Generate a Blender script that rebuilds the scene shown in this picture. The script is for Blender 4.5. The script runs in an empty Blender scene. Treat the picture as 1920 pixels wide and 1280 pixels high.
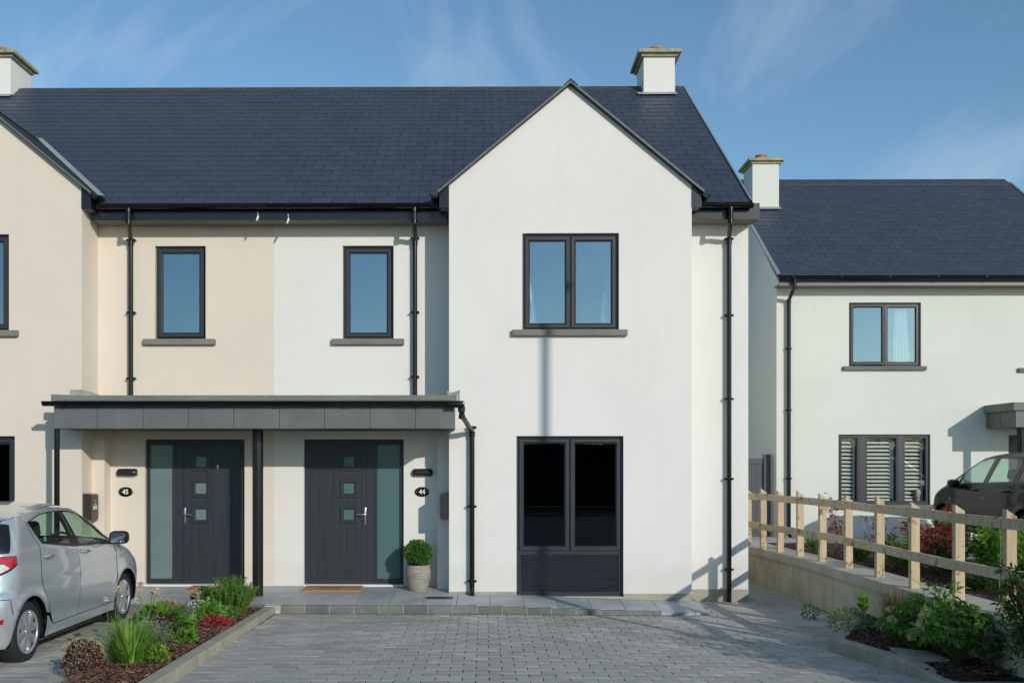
import bpy, bmesh, math, random
from mathutils import Vector, Matrix
from mathutils.geometry import delaunay_2d_cdt
R = math.radians
random.seed(7)
SC = bpy.context.scene
COL = SC.collection

# ------------------------------------------------------------------ camera
FPX, PCX, HOR, YAW = 1820.0, 893.0, 868.0, 0.0083      # focal length and principal point (in 1920 px wide units)
CAMZ = 1.776
cam = bpy.data.cameras.new('camera'); camo = bpy.data.objects.new('camera', cam); COL.objects.link(camo)
camo.location = (0, 0, CAMZ); camo.rotation_euler = (R(90), 0, YAW)
cam.sensor_width = 36; cam.lens = 36 * FPX / 1920
cam.shift_x = (960 - PCX) / 1920; cam.shift_y = (HOR - 640) / 1920
cam.clip_start = 0.1; cam.clip_end = 2000
SC.camera = camo
SC.render.resolution_x = 1024; SC.render.resolution_y = 682

# ------------------------------------------------------------------ light
SUNV = Vector((0.64, -1.0, 0.42)).normalized()         # towards the sun
ELEV = math.asin(SUNV.z)
sun = bpy.data.lights.new('sun', 'SUN'); suno = bpy.data.objects.new('sun', sun); COL.objects.link(suno)
sun.energy = 2.8; sun.angle = R(0.53); sun.color = (1.0, 0.94, 0.845)
suno.rotation_euler = SUNV.to_track_quat('Z', 'Y').to_euler()
world = bpy.data.worlds.new('World'); SC.world = world; world.use_nodes = True
wt = world.node_tree; wt.nodes.clear()
def wn(t, **k):
    n = wt.nodes.new(t)
    for a, b in k.items(): setattr(n, a, b)
    return n
sky = wn('ShaderNodeTexSky', sky_type='NISHITA', sun_disc=False, sun_elevation=ELEV,
         sun_rotation=math.atan2(SUNV.x, SUNV.y), altitude=0, air_density=1.0, dust_density=0.25, ozone_density=3.2)
bg = wn('ShaderNodeBackground'); bg.inputs['Strength'].default_value = 0.13
out = wn('ShaderNodeOutputWorld')
tc = wn('ShaderNodeTexCoord'); mp = wn('ShaderNodeMapping')
mp.inputs['Rotation'].default_value = (0.0, 0.75, 0.0); mp2 = wn('ShaderNodeMapping'); mp2.inputs['Scale'].default_value = (1.2, 1.0, 2.1)
n1 = wn('ShaderNodeTexNoise'); n1.inputs['Scale'].default_value = 1.7; n1.inputs['Detail'].default_value = 9; n1.inputs['Roughness'].default_value = 0.56; n1.inputs['Distortion'].default_value = 1.9
cr = wn('ShaderNodeValToRGB'); cr.color_ramp.elements[0].position = 0.50; cr.color_ramp.elements[1].position = 0.80
cr.color_ramp.elements[0].color = (0, 0, 0, 1); cr.color_ramp.elements[1].color = (0.48, 0.48, 0.48, 1)
mx = wn('ShaderNodeMix', data_type='RGBA')
mx.inputs[7].default_value = (4.6, 5.4, 6.6, 1)
wt.links.new(tc.outputs['Generated'], mp.inputs['Vector']); wt.links.new(mp.outputs[0], mp2.inputs['Vector']); wt.links.new(mp2.outputs[0], n1.inputs['Vector'])
wt.links.new(n1.outputs['Fac'], cr.inputs['Fac']); wt.links.new(cr.outputs['Color'], mx.inputs[0])
tint = wn('ShaderNodeMix', data_type='RGBA', blend_type='MULTIPLY'); tint.inputs[0].default_value = 1.0; tint.inputs[7].default_value = (0.99, 1.11, 1.06, 1)
wt.links.new(sky.outputs[0], tint.inputs[6]); wt.links.new(tint.outputs[2], mx.inputs[6]); wt.links.new(mx.outputs[2], bg.inputs['Color'])
wt.links.new(bg.outputs[0], out.inputs['Surface'])
SC.view_settings.view_transform = 'Standard'; SC.view_settings.look = 'None'
SC.view_settings.exposure = 0.0; SC.view_settings.gamma = 1.0; SC.view_settings.use_curve_mapping = False

# ------------------------------------------------------------------ survey helpers (facade planes measured off the photograph)
def sx(px, Y):
    u = (px - PCX) / FPX; t = math.tan(YAW)
    return Y * (u - t) / (1 + u * t)
def sz(px, py, Y):
    X = sx(px, Y)
    return CAMZ + (HOR - py) / FPX * (Y * math.cos(YAW) - X * math.sin(YAW))

# ------------------------------------------------------------------ materials
def _mat(name):
    m = bpy.data.materials.new(name); m.use_nodes = True
    nt = m.node_tree; b = nt.nodes['Principled BSDF']
    return m, nt, b
def _n(nt, t, **k):
    n = nt.nodes.new(t)
    for a, v in k.items():
        if a in ('data_type', 'operation', 'blend_type', 'interpolation_type', 'noise_dimensions', 'feature', 'normalize', 'wave_type', 'bands_direction'): setattr(n, a, v)
        else: n.inputs[a].default_value = v
    return n
def piece_random(nt):
    oi = nt.nodes.new('ShaderNodeObjectInfo'); g = nt.nodes.new('ShaderNodeNewGeometry')
    a = _n(nt, 'ShaderNodeMath', operation='ADD'); nt.links.new(oi.outputs['Random'], a.inputs[0]); nt.links.new(g.outputs['Random Per Island'], a.inputs[1])
    f = _n(nt, 'ShaderNodeMath', operation='FRACT'); nt.links.new(a.outputs[0], f.inputs[0])
    return f.outputs[0]
def ramp(nt, fac, cols):
    r = nt.nodes.new('ShaderNodeValToRGB'); e = r.color_ramp.elements
    while len(e) < len(cols): e.new(0.5)
    while len(e) > len(cols): e.remove(e[-1])
    for i, (p, c) in enumerate(cols):
        e[i].position = p; e[i].color = (*c, 1)
    nt.links.new(fac, r.inputs['Fac']); return r.outputs['Color']
def noise(nt, scale, detail=4, rough=0.55, vec=None, stretch=None):
    c = nt.nodes.new('ShaderNodeTexCoord'); v = c.outputs['Object']
    if stretch:
        mpn = nt.nodes.new('ShaderNodeMapping'); mpn.inputs['Scale'].default_value = stretch
        nt.links.new(v, mpn.inputs['Vector']); v = mpn.outputs[0]
    n = nt.nodes.new('ShaderNodeTexNoise'); n.inputs['Scale'].default_value = scale; n.inputs['Detail'].default_value = detail; n.inputs['Roughness'].default_value = rough
    nt.links.new(v, n.inputs['Vector']); return n.outputs['Fac']
def mixc(nt, fac, a, b, mode='MIX'):
    m = _n(nt, 'ShaderNodeMix', data_type='RGBA', blend_type=mode)
    for s, i in ((fac, 0), (a, 6), (b, 7)):
        if hasattr(s, 'links'): nt.links.new(s, m.inputs[i])
        elif i == 0: m.inputs[0].default_value = s
        else: m.inputs[i].default_value = (*s, 1)
    return m.outputs[2]
def bump(nt, b, h, strength=0.2, dist=0.01):
    bp = nt.nodes.new('ShaderNodeBump'); bp.inputs['Strength'].default_value = strength; bp.inputs['Distance'].default_value = dist
    nt.links.new(h, bp.inputs['Height']); nt.links.new(bp.outputs[0], b.inputs['Normal'])
def simple(name, col, rough=0.5, metal=0.0, spec=0.5, var=0.0, vs=8, bs=0.0, bscale=60, coat=0.0):
    m, nt, b = _mat(name)
    b.inputs['Roughness'].default_value = rough; b.inputs['Metallic'].default_value = metal; b.inputs['Specular IOR Level'].default_value = spec
    b.inputs['Coat Weight'].default_value = coat; b.inputs['Coat Roughness'].default_value = 0.03
    if var > 0:
        c = ramp(nt, noise(nt, vs), [(0.3, tuple(x * (1 - var) for x in col)), (0.7, tuple(x * (1 + var) for x in col))])
        nt.links.new(c, b.inputs['Base Color'])
    else: b.inputs['Base Color'].default_value = (*col, 1)
    if bs > 0: bump(nt, b, noise(nt, bscale), bs, 0.004)
    return m
def render_mat(name, col):
    m, nt, b = _mat(name); b.inputs['Roughness'].default_value = 0.88; b.inputs['Specular IOR Level'].default_value = 0.25
    big = noise(nt, 0.7, 6, 0.6)
    c = ramp(nt, big, [(0.28, tuple(x * 0.955 for x in col)), (0.5, col), (0.75, tuple(min(1, x * 1.02) for x in col))])
    st = noise(nt, 2.2, 5, 0.65, stretch=(3.0, 3.0, 0.35))
    f = ramp(nt, st, [(0.52, (0, 0, 0)), (0.8, (0.22, 0.22, 0.22))])
    c2 = mixc(nt, f, c, tuple(x * k for x, k in zip(col, (0.84, 0.85, 0.82))))
    # rain splash just above the ground
    co = nt.nodes.new('ShaderNodeTexCoord'); sp = nt.nodes.new('ShaderNodeSeparateXYZ'); nt.links.new(co.outputs['Object'], sp.inputs[0])
    ad = _n(nt, 'ShaderNodeMath', operation='ADD'); nt.links.new(sp.outputs['Z'], ad.inputs[0])
    nn = noise(nt, 5, 4, 0.7); mu = _n(nt, 'ShaderNodeMath', operation='MULTIPLY'); nt.links.new(nn, mu.inputs[0]); mu.inputs[1].default_value = -0.45
    nt.links.new(mu.outputs[0], ad.inputs[1])
    f2 = ramp(nt, ad.outputs[0], [(-0.0, (0.22, 0.22, 0.22)), (0.22, (0, 0, 0))])
    c3 = mixc(nt, f2, c2, (0.50, 0.49, 0.43))
    nt.links.new(c3, b.inputs['Base Color'])
    h = noise(nt, 420, 3, 0.7); h2 = noise(nt, 6, 3, 0.5)
    a = _n(nt, 'ShaderNodeMath', operation='MULTIPLY_ADD'); nt.links.new(h2, a.inputs[0]); a.inputs[1].default_value = 3.0; nt.links.new(h, a.inputs[2])
    bump(nt, b, a.outputs[0], 0.25, 0.0022)
    return m
def slate_mat(name, col):
    m, nt, b = _mat(name); b.inputs['Roughness'].default_value = 0.52; b.inputs['Specular IOR Level'].default_value = 0.42
    pr = piece_random(nt)
    c = ramp(nt, pr, [(0.0, tuple(x * 0.90 for x in col)), (0.5, col), (1.0, tuple(x * 1.09 for x in col))])
    d = ramp(nt, noise(nt, 1.1, 6, 0.6), [(0.45, (0, 0, 0)), (0.8, (0.35, 0.35, 0.35))])
    c = mixc(nt, d, c, (0.075, 0.078, 0.075))
    sp = ramp(nt, noise(nt, 30, 3, 0.6), [(0.66, (0, 0, 0)), (0.76, (0.25, 0.25, 0.25))])
    c = mixc(nt, sp, c, (0.12, 0.125, 0.12))
    nt.links.new(c, b.inputs['Base Color'])
    rr = _n(nt, 'ShaderNodeMath', operation='MULTIPLY_ADD'); nt.links.new(pr, rr.inputs[0]); rr.inputs[1].default_value = 0.16; rr.inputs[2].default_value = 0.42
    nt.links.new(rr.outputs[0], b.inputs['Roughness'])
    bump(nt, b, noise(nt, 14, 4, 0.6, stretch=(1, 3, 3)), 0.25, 0.006)
    return m
def stone_mat(name, cols, rough=0.8, fine=90, blot=3.0, stain=(0.13, 0.12, 0.10), stainamt=0.35, bstr=0.35):
    m, nt, b = _mat(name); b.inputs['Roughness'].default_value = rough; b.inputs['Specular IOR Level'].default_value = 0.35
    c = ramp(nt, piece_random(nt), [(i / max(1, len(cols) - 1), x) for i, x in enumerate(cols)])
    bl = ramp(nt, noise(nt, blot, 6, 0.62), [(0.45, (0, 0, 0)), (0.75, (stainamt,) * 3)])
    c = mixc(nt, bl, c, stain)
    gr = ramp(nt, noise(nt, fine, 3, 0.7), [(0.3, (0.72, 0.72, 0.72)), (0.7, (1.25, 1.25, 1.25))])
    c = mixc(nt, 1.0, c, gr, 'MULTIPLY')
    g2 = ramp(nt, noise(nt, 0.8, 6, 0.62), [(0.3, (0.76, 0.77, 0.77)), (0.5, (0.97, 0.96, 0.94)), (0.7, (1.17, 1.17, 1.17))])
    c = mixc(nt, 1.0, c, g2, 'MULTIPLY')
    nt.links.new(c, b.inputs['Base Color'])
    bump(nt, b, noise(nt, fine * 1.5, 4, 0.75), bstr, 0.004)
    return m
def concrete_mat(name, col, streak=True):
    m, nt, b = _mat(name); b.inputs['Roughness'].default_value = 0.85; b.inputs['Specular IOR Level'].default_value = 0.3
    c = ramp(nt, noise(nt, 2.5, 6, 0.65), [(0.3, tuple(x * 0.78 for x in col)), (0.7, tuple(x * 1.15 for x in col))])
    if streak:
        s = ramp(nt, noise(nt, 3.5, 5, 0.6, stretch=(2.2, 2.2, 0.22)), [(0.45, (0, 0, 0)), (0.75, (0.42, 0.42, 0.42))])
        c = mixc(nt, s, c, tuple(x * k for x, k in zip(col, (0.55, 0.52, 0.42))))
        s2 = ramp(nt, noise(nt, 9, 3, 0.6, stretch=(2.5, 2.5, 0.3)), [(0.66, (0, 0, 0)), (0.74, (0.5, 0.5, 0.5))])
        c = mixc(nt, s2, c, tuple(min(.75, x * 1.7) for x in col))
    nt.links.new(c, b.inputs['Base Color'])
    bump(nt, b, noise(nt, 120, 4, 0.7), 0.3, 0.004)
    return m
def leaf_mat(name, cols, rough=0.45, trans=0.3):
    m, nt, b = _mat(name); b.inputs['Roughness'].default_value = rough
    c = ramp(nt, piece_random(nt), [(i / max(1, len(cols) - 1), x) for i, x in enumerate(cols)])
    nt.links.new(c, b.inputs['Base Color'])
    t = nt.nodes.new('ShaderNodeBsdfTranslucent'); lc = mixc(nt, 1.0, c, (1.3, 1.5, 0.7), 'MULTIPLY'); nt.links.new(lc, t.inputs['Color'])
    mx = nt.nodes.new('ShaderNodeMixShader'); mx.inputs[0].default_value = trans
    nt.links.new(b.outputs[0], mx.inputs[1]); nt.links.new(t.outputs[0], mx.inputs[2]); nt.links.new(mx.outputs[0], nt.nodes['Material Output'].inputs['Surface'])
    return m
def glass_mat(name, tint, refl=0.12, gcol=(1, 1, 1), rough=0.0, wav=0.0):
    m, nt, b = _mat(name); nt.nodes.remove(b)
    t = nt.nodes.new('ShaderNodeBsdfTransparent'); t.inputs['Color'].default_value = (*tint, 1)
    g = nt.nodes.new('ShaderNodeBsdfGlossy'); g.inputs['Color'].default_value = (*gcol, 1); g.inputs['Roughness'].default_value = rough
    fr = nt.nodes.new('ShaderNodeLayerWeight'); fr.inputs['Blend'].default_value = 0.5
    pw = _n(nt, 'ShaderNodeMath', operation='POWER'); nt.links.new(fr.outputs['Facing'], pw.inputs[0]); pw.inputs[1].default_value = 5.0
    ad = _n(nt, 'ShaderNodeMath', operation='MULTIPLY_ADD'); nt.links.new(pw.outputs[0], ad.inputs[0]); ad.inputs[1].default_value = 0.9; ad.inputs[2].default_value = refl + 0.04; ad.use_clamp = True
    mx = nt.nodes.new('ShaderNodeMixShader')
    nt.links.new(ad.outputs[0], mx.inputs[0]); nt.links.new(t.outputs[0], mx.inputs[1]); nt.links.new(g.outputs[0], mx.inputs[2])
    nt.links.new(mx.outputs[0], nt.nodes['Material Output'].inputs['Surface'])
    if wav:
        bp = nt.nodes.new('ShaderNodeBump'); bp.inputs['Strength'].default_value = wav; bp.inputs['Distance'].default_value = 0.02
        nt.links.new(noise(nt, 1.6, 2), bp.inputs['Height']); nt.links.new(bp.outputs[0], g.inputs['Normal'])
    return m
def wood_mat(name, col):
    m, nt, b = _mat(name); b.inputs['Roughness'].default_value = 0.75; b.inputs['Specular IOR Level'].default_value = 0.3
    pr = piece_random(nt)
    g = ramp(nt, noise(nt, 26, 5, 0.6, stretch=(1, 1, 0.06)), [(0.3, tuple(x * 0.78 for x in col)), (0.7, tuple(x * 1.1 for x in col))])
    k = ramp(nt, noise(nt, 9, 2, 0.5, stretch=(1, 1, 0.8)), [(0.60, (0, 0, 0)), (0.69, (0.8, 0.8, 0.8))])
    c = mixc(nt, k, g, (0.20, 0.10, 0.05))
    pv = ramp(nt, pr, [(0, (0.85, 0.83, 0.8)), (1, (1.1, 1.1, 1.1))])
    c = mixc(nt, 1.0, c, pv, 'MULTIPLY')
    nt.links.new(c, b.inputs['Base Color']); bump(nt, b, noise(nt, 40, 4, 0.6, stretch=(1, 1, 0.08)), 0.35, 0.004)
    return m

M = {}
M['white'] = render_mat('white_render', (0.760, 0.738, 0.698))
M['cream'] = render_mat('cream_render', (0.720, 0.640, 0.545))
M['mint'] = render_mat('pale_green_white_render', (0.67, 0.685, 0.63))
M['plinth'] = concrete_mat('sand_cement_plinth', (0.36, 0.34, 0.27), False)
M['slate'] = slate_mat('fibre_slate', (0.046, 0.059, 0.084))
M['ridge'] = simple('ridge_tile', (0.055, 0.055, 0.05), 0.7, var=0.3)
M['black'] = simple('black_upvc', (0.006, 0.006, 0.007), 0.20, spec=0.4)
M['navy'] = simple('blue_black_fascia', (0.010, 0.012, 0.018), 0.3, var=0.1)
M['soffit'] = simple('soffit_board', (0.20, 0.19, 0.155), 0.7)
M['frame'] = simple('anthracite_frame', (0.030, 0.034, 0.042), 0.40, bs=0.15, bscale=180)
M['framebrown'] = simple('dark_frame', (0.036, 0.034, 0.038), 0.36, bs=0.15, bscale=180)
M['gasket'] = simple('black_rubber', (0.008, 0.008, 0.008), 0.6)
M['zinc'] = simple('grey_zinc_panel', (0.135, 0.145, 0.143), 0.55, metal=0.0, spec=0.4, var=0.12, vs=3)
M['zinctop'] = stone_mat('weathered_roof_upstand', [(0.19, 0.20, 0.18)], 0.7, 40, 2.0, (0.19, 0.16, 0.07), 0.6, 0.2)
M['lead'] = stone_mat('lead_flashing', [(0.30, 0.34, 0.34)], 0.45, 30, 5.0, (0.20, 0.24, 0.18), 0.6, 0.5)
M['greenlead'] = stone_mat('mossy_lead', [(0.34, 0.38, 0.30)], 0.7, 40, 9.0, (0.20, 0.27, 0.10), 0.8, 0.5)
M['sill'] = stone_mat('concrete_sill', [(0.22, 0.215, 0.185)], 0.8, 120, 3, (0.16, 0.155, 0.13), 0.4, 0.2)
M['sillgrey'] = stone_mat('grey_sill', [(0.16, 0.18, 0.165)], 0.8, 120, 3, (0.12, 0.13, 0.12), 0.4, 0.2)
M['verge'] = simple('verge_trim', (0.13, 0.135, 0.125), 0.55, var=0.15)
M['vergelight'] = simple('pale_verge_trim', (0.24, 0.27, 0.29), 0.45, var=0.1)
M['cap'] = stone_mat('chimney_cap_concrete', [(0.42, 0.40, 0.28)], 0.85, 60, 7.0, (0.13, 0.12, 0.07), 0.6)
M['terracotta'] = simple('terracotta', (0.42, 0.19, 0.10), 0.8, var=0.2)
M['pane'] = glass_mat('window_glass', (0.76, 0.82, 0.82), 0.32, (0.72, 0.90, 1.0), 0.0, 0.09)
M['panedark'] = glass_mat('dark_window_glass', (0.34, 0.40, 0.40), 0.035, (0.80, 0.92, 1.0), 0.0, 0.02)
M['panelglass'] = simple('blue_black_spandrel', (0.008, 0.012, 0.018), 0.03, spec=0.9)
M['frost'] = simple('frosted_glass_dark', (0.085, 0.155, 0.158), 0.22, spec=0.5)
M['frostpale'] = simple('frosted_glass_pale', (0.15, 0.215, 0.20), 0.22, spec=0.5, var=0.08, vs=2)
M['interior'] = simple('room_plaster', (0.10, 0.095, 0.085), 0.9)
M['curtain'] = simple('white_net_curtain', (0.75, 0.76, 0.73), 0.9, var=0.1, vs=60)
M['blind'] = simple('white_shutter', (0.78, 0.77, 0.70), 0.5)
M['chrome'] = simple('brushed_steel', (0.68, 0.67, 0.62), 0.25, metal=1.0)
M['whitepaint'] = simple('white_paint', (0.75, 0.75, 0.72), 0.5)
M['mat'] = simple('coir_mat', (0.40, 0.20, 0.09), 0.95, var=0.3, vs=40, bs=0.9, bscale=300)
M['matgrey'] = simple('coir_mat_print', (0.16, 0.13, 0.10), 0.95, var=0.2, vs=60)
M['pot'] = None
M['iron'] = simple('cast_iron', (0.03, 0.03, 0.032), 0.5)
M['paver'] = stone_mat('paver_concrete', [(0.37, 0.362, 0.325), (0.47, 0.46, 0.415), (0.42, 0.415, 0.385), (0.53, 0.515, 0.46)], 0.75, 130, 1.4, (0.24, 0.225, 0.19), 0.55)
M['joint'] = stone_mat('sand_joint', [(0.07, 0.066, 0.058)], 0.95, 200, 2.0, (0.06, 0.06, 0.05), 0.6)
M['slab'] = stone_mat('limestone_slab', [(0.36, 0.40, 0.405), (0.44, 0.47, 0.46), (0.39, 0.42, 0.43), (0.50, 0.515, 0.49)], 0.55, 60, 2.6, (0.22, 0.24, 0.25), 0.5, 0.15)
M['edge'] = stone_mat('limestone_kerb_block', [(0.13, 0.14, 0.14), (0.19, 0.19, 0.17), (0.16, 0.175, 0.18)], 0.7, 60, 7, (0.28, 0.26, 0.21), 0.5, 0.3)
M['mortar'] = simple('pale_mortar', (0.46, 0.45, 0.39), 0.95, var=0.15, bs=0.3)
M['kerb'] = concrete_mat('kerb_concrete', (0.40, 0.375, 0.29))
M['concrete'] = concrete_mat('wall_concrete', (0.54, 0.50, 0.36))
M['coping'] = concrete_mat('coping_concrete', (0.50, 0.465, 0.37), False)
M['path'] = concrete_mat('path_concrete', (0.42, 0.41, 0.37), False)
M['asphalt'] = concrete_mat('asphalt', (0.06, 0.06, 0.06), False)
M['soil'] = stone_mat('dark_mulch', [(0.05, 0.030, 0.022)], 0.95, 40, 6, (0.02, 0.014, 0.01), 0.7, 1.0)
M['chip'] = stone_mat('bark_chip', [(0.05, 0.022, 0.014), (0.11, 0.045, 0.026), (0.17, 0.085, 0.05), (0.07, 0.04, 0.03), (0.30, 0.20, 0.13)], 0.85, 80, 6, (0.05, 0.03, 0.02), 0.3)
M['post'] = wood_mat('sawn_timber', (0.60, 0.48, 0.32))
M['rail'] = wood_mat('weathered_rail', (0.60, 0.49, 0.33))
M['gate'] = simple('grey_gate', (0.06, 0.065, 0.07), 0.55)
# ------------------------------------------------------------------ mesh builder
class MB:
    def __init__(s): s.v = []; s.f = []; s.mi = []; s.cur = 0
    def quad(s, *p):
        b = len(s.v); s.v += [tuple(q) for q in p]; s.f.append(tuple(range(b, b + len(p)))); s.mi.append(s.cur); return s
    def raw(s, verts, faces):
        b = len(s.v); s.v += [tuple(q) for q in verts]; s.f += [tuple(b + i for i in f) for f in faces]; s.mi += [s.cur] * len(faces); return s
    def box(s, x0, x1, y0, y1, z0, z1):
        if x0 > x1: x0, x1 = x1, x0
        if y0 > y1: y0, y1 = y1, y0
        if z0 > z1: z0, z1 = z1, z0
        v = [(x0,y0,z0),(x1,y0,z0),(x1,y1,z0),(x0,y1,z0),(x0,y0,z1),(x1,y0,z1),(x1,y1,z1),(x0,y1,z1)]
        return s.raw(v, [(0,3,2,1),(4,5,6,7),(0,1,5,4),(1,2,6,5),(2,3,7,6),(3,0,4,7)])
    def cbox(s, x0, x1, y0, y1, z0, z1, c=0.01):
        """box with all edges chamfered"""
        bm = bmesh.new(); bmesh.ops.create_cube(bm, size=1.0)
        bmesh.ops.scale(bm, vec=(abs(x1-x0), abs(y1-y0), abs(z1-z0)), verts=bm.verts)
        bmesh.ops.bevel(bm, geom=bm.edges[:], offset=c, segments=2, profile=0.5, affect='EDGES')
        bmesh.ops.translate(bm, vec=((x0+x1)/2, (y0+y1)/2, (z0+z1)/2), verts=bm.verts)
        bm.verts.index_update(); s.raw([v.co[:] for v in bm.verts], [tuple(v.index for v in f.verts) for f in bm.faces]); bm.free(); return s
    def prism(s, poly, axis, a, b):
        """polygon (2D) extruded along axis between a and b"""
        def P(p, t):
            return {'x': (t, p[0], p[1]), 'y': (p[0], t, p[1]), 'z': (p[0], p[1], t)}[axis]
        n = len(poly); v = [P(p, a) for p in poly] + [P(p, b) for p in poly]
        return s.raw(v, [tuple(range(n))[::-1], tuple(range(n, 2*n))] + [(i, (i+1) % n, n+(i+1) % n, n+i) for i in range(n)])
    def tube(s, path, r, n=12, cap=True):
        path = [Vector(p) for p in path]; rings = []; rr = r if isinstance(r, (list, tuple)) else [r]*len(path)
        up = None
        for i, p in enumerate(path):
            d = (path[min(i+1, len(path)-1)] - path[max(i-1, 0)]).normalized()
            if up is None:
                up = Vector((0, 0, 1)) if abs(d.z) < 0.9 else Vector((0, 1, 0))
            a = d.cross(up).normalized(); b2 = a.cross(d).normalized(); up = b2
            rings.append([p + (a*math.cos(2*math.pi*k/n) + b2*math.sin(2*math.pi*k/n))*rr[i] for k in range(n)])
        b = len(s.v)
        for q in rings: s.v += [tuple(x) for x in q]
        for i in range(len(rings)-1):
            for k in range(n):
                s.f.append((b+i*n+k, b+i*n+(k+1) % n, b+(i+1)*n+(k+1) % n, b+(i+1)*n+k)); s.mi.append(s.cur)
        if cap:
            s.f.append(tuple(b+k for k in range(n))[::-1]); s.f.append(tuple(b+(len(rings)-1)*n+k for k in range(n))); s.mi += [s.cur]*2
        return s
    def lathe(s, prof, c=(0,0,0), axis='z', n=32):
        b = len(s.v); m = len(prof)
        for r, h in prof:
            for k in range(n):
                a = 2*math.pi*k/n; x, y = r*math.cos(a), r*math.sin(a)
                p = {'z': (x, y, h), 'x': (h, x, y), 'y': (x, h, y)}[axis]
                s.v.append((p[0]+c[0], p[1]+c[1], p[2]+c[2]))
        for i in range(m-1):
            for k in range(n):
                s.f.append((b+i*n+k, b+i*n+(k+1) % n, b+(i+1)*n+(k+1) % n, b+(i+1)*n+k)); s.mi.append(s.cur)
        return s
    def build(s, name, mat, parent=None, smooth=False, loc=None, fix=True):
        me = bpy.data.meshes.new(name)
        o = bpy.data.objects.new(name, me)
        if parent is not None:
            off = Vector(parent['_w']) if '_w' in parent else Vector((0,0,0))
        else:
            off = Vector(loc) if loc is not None else Vector((0,0,0))
        me.from_pydata([(a-off.x, b-off.y, c-off.z) for a, b, c in s.v], [], s.f)
        for mm in (mat if isinstance(mat, (list, tuple)) else [mat]): me.materials.append(mm)
        if isinstance(mat, (list, tuple)): me.polygons.foreach_set('material_index', s.mi)
        if fix:
            bm = bmesh.new(); bm.from_mesh(me); bmesh.ops.recalc_face_normals(bm, faces=bm.faces[:])
            if smooth == 'auto':
                bmesh.ops.remove_doubles(bm, verts=bm.verts[:], dist=1e-5)
            bm.to_mesh(me); bm.free()
        if smooth: me.polygons.foreach_set('use_smooth', [True]*len(me.polygons))
        if smooth == 'auto':
            me.set_sharp_from_angle(angle=R(38))
        me.update()
        COL.objects.link(o)
        if parent is not None: o.parent = parent
        else: o.location = off
        o['_w'] = tuple(off)
        return o
def tag(o, label=None, cat=None, group=None, kind=None):
    if label: o['label'] = label
    if cat: o['category'] = cat
    if group: o['group'] = group
    if kind: o['kind'] = kind
    return o
def thing(name, loc, label, cat, group=None):
    o = bpy.data.objects.new(name, None); COL.objects.link(o); o.location = loc; o['_w'] = tuple(loc)
    o.empty_display_size = 0.2
    return tag(o, label, cat, group)
def piece(name, me, parent, loc, rot=(0,0,0), scale=(1,1,1)):
    o = bpy.data.objects.new(name, me); COL.objects.link(o); o.parent = parent
    w = Vector(parent['_w']); o.location = Vector(loc) - w; o.rotation_euler = rot; o.scale = scale
    return o
def mesh_of(mb, name, mat, smooth=False):
    me = bpy.data.meshes.new(name); me.from_pydata(mb.v, [], mb.f)
    for mm in (mat if isinstance(mat, (list, tuple)) else [mat]): me.materials.append(mm)
    if isinstance(mat, (list, tuple)): me.polygons.foreach_set('material_index', mb.mi)
    bm = bmesh.new(); bm.from_mesh(me); bmesh.ops.recalc_face_normals(bm, faces=bm.faces[:]); bm.to_mesh(me); bm.free()
    if smooth: me.polygons.foreach_set('use_smooth', [True]*len(me.polygons))
    return me
def text_mesh(name, body, size, x, y, z, mat, parent, bold=0.0, xs=1.0):
    cu = bpy.data.curves.new(name, 'FONT'); cu.body = body; cu.size = size; cu.align_x = 'CENTER'; cu.align_y = 'CENTER'; cu.extrude = 0.0015; cu.offset = bold
    t = bpy.data.objects.new(name + '_src', cu); COL.objects.link(t)
    dg = bpy.context.evaluated_depsgraph_get(); me = bpy.data.meshes.new_from_object(t.evaluated_get(dg))
    COL.objects.unlink(t); bpy.data.objects.remove(t)
    me.materials.clear(); me.materials.append(mat)
    o = bpy.data.objects.new(name, me); COL.objects.link(o); o.parent = parent
    w = Vector(parent['_w']); o.location = Vector((x, y, z)) - w; o.rotation_euler = (R(90), 0, 0); o.scale = (xs, 1, 1)
    return o

# walls with openings: rectangular grid with holes and reveals
def wall_front(mb, x0, x1, z0, z1, Y, holes, depth=0.13):
    xs = sorted(set([x0, x1] + [h[0] for h in holes] + [h[1] for h in holes]))
    zs = sorted(set([z0, z1] + [h[2] for h in holes] + [h[3] for h in holes]))
    xs = [x for x in xs if x0 <= x <= x1]; zs = [z for z in zs if z0 <= z <= z1]
    for i in range(len(xs)-1):
        for j in range(len(zs)-1):
            cx, cz = (xs[i]+xs[i+1])/2, (zs[j]+zs[j+1])/2
            if any(h[0] < cx < h[1] and h[2] < cz < h[3] for h in holes): continue
            mb.quad((xs[i], Y, zs[j]), (xs[i+1], Y, zs[j]), (xs[i+1], Y, zs[j+1]), (xs[i], Y, zs[j+1]))
    for a, b, c, d in holes:
        c = max(c, z0)
        mb.quad((a, Y, c), (a, Y, d), (a, Y+depth, d), (a, Y+depth, c))
        mb.quad((b, Y, c), (b, Y+depth, c), (b, Y+depth, d), (b, Y, d))
        mb.quad((a, Y, d), (b, Y, d), (b, Y+depth, d), (a, Y+depth, d))
        mb.quad((a, Y, c), (a, Y+depth, c), (b, Y+depth, c), (b, Y, c))
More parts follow.
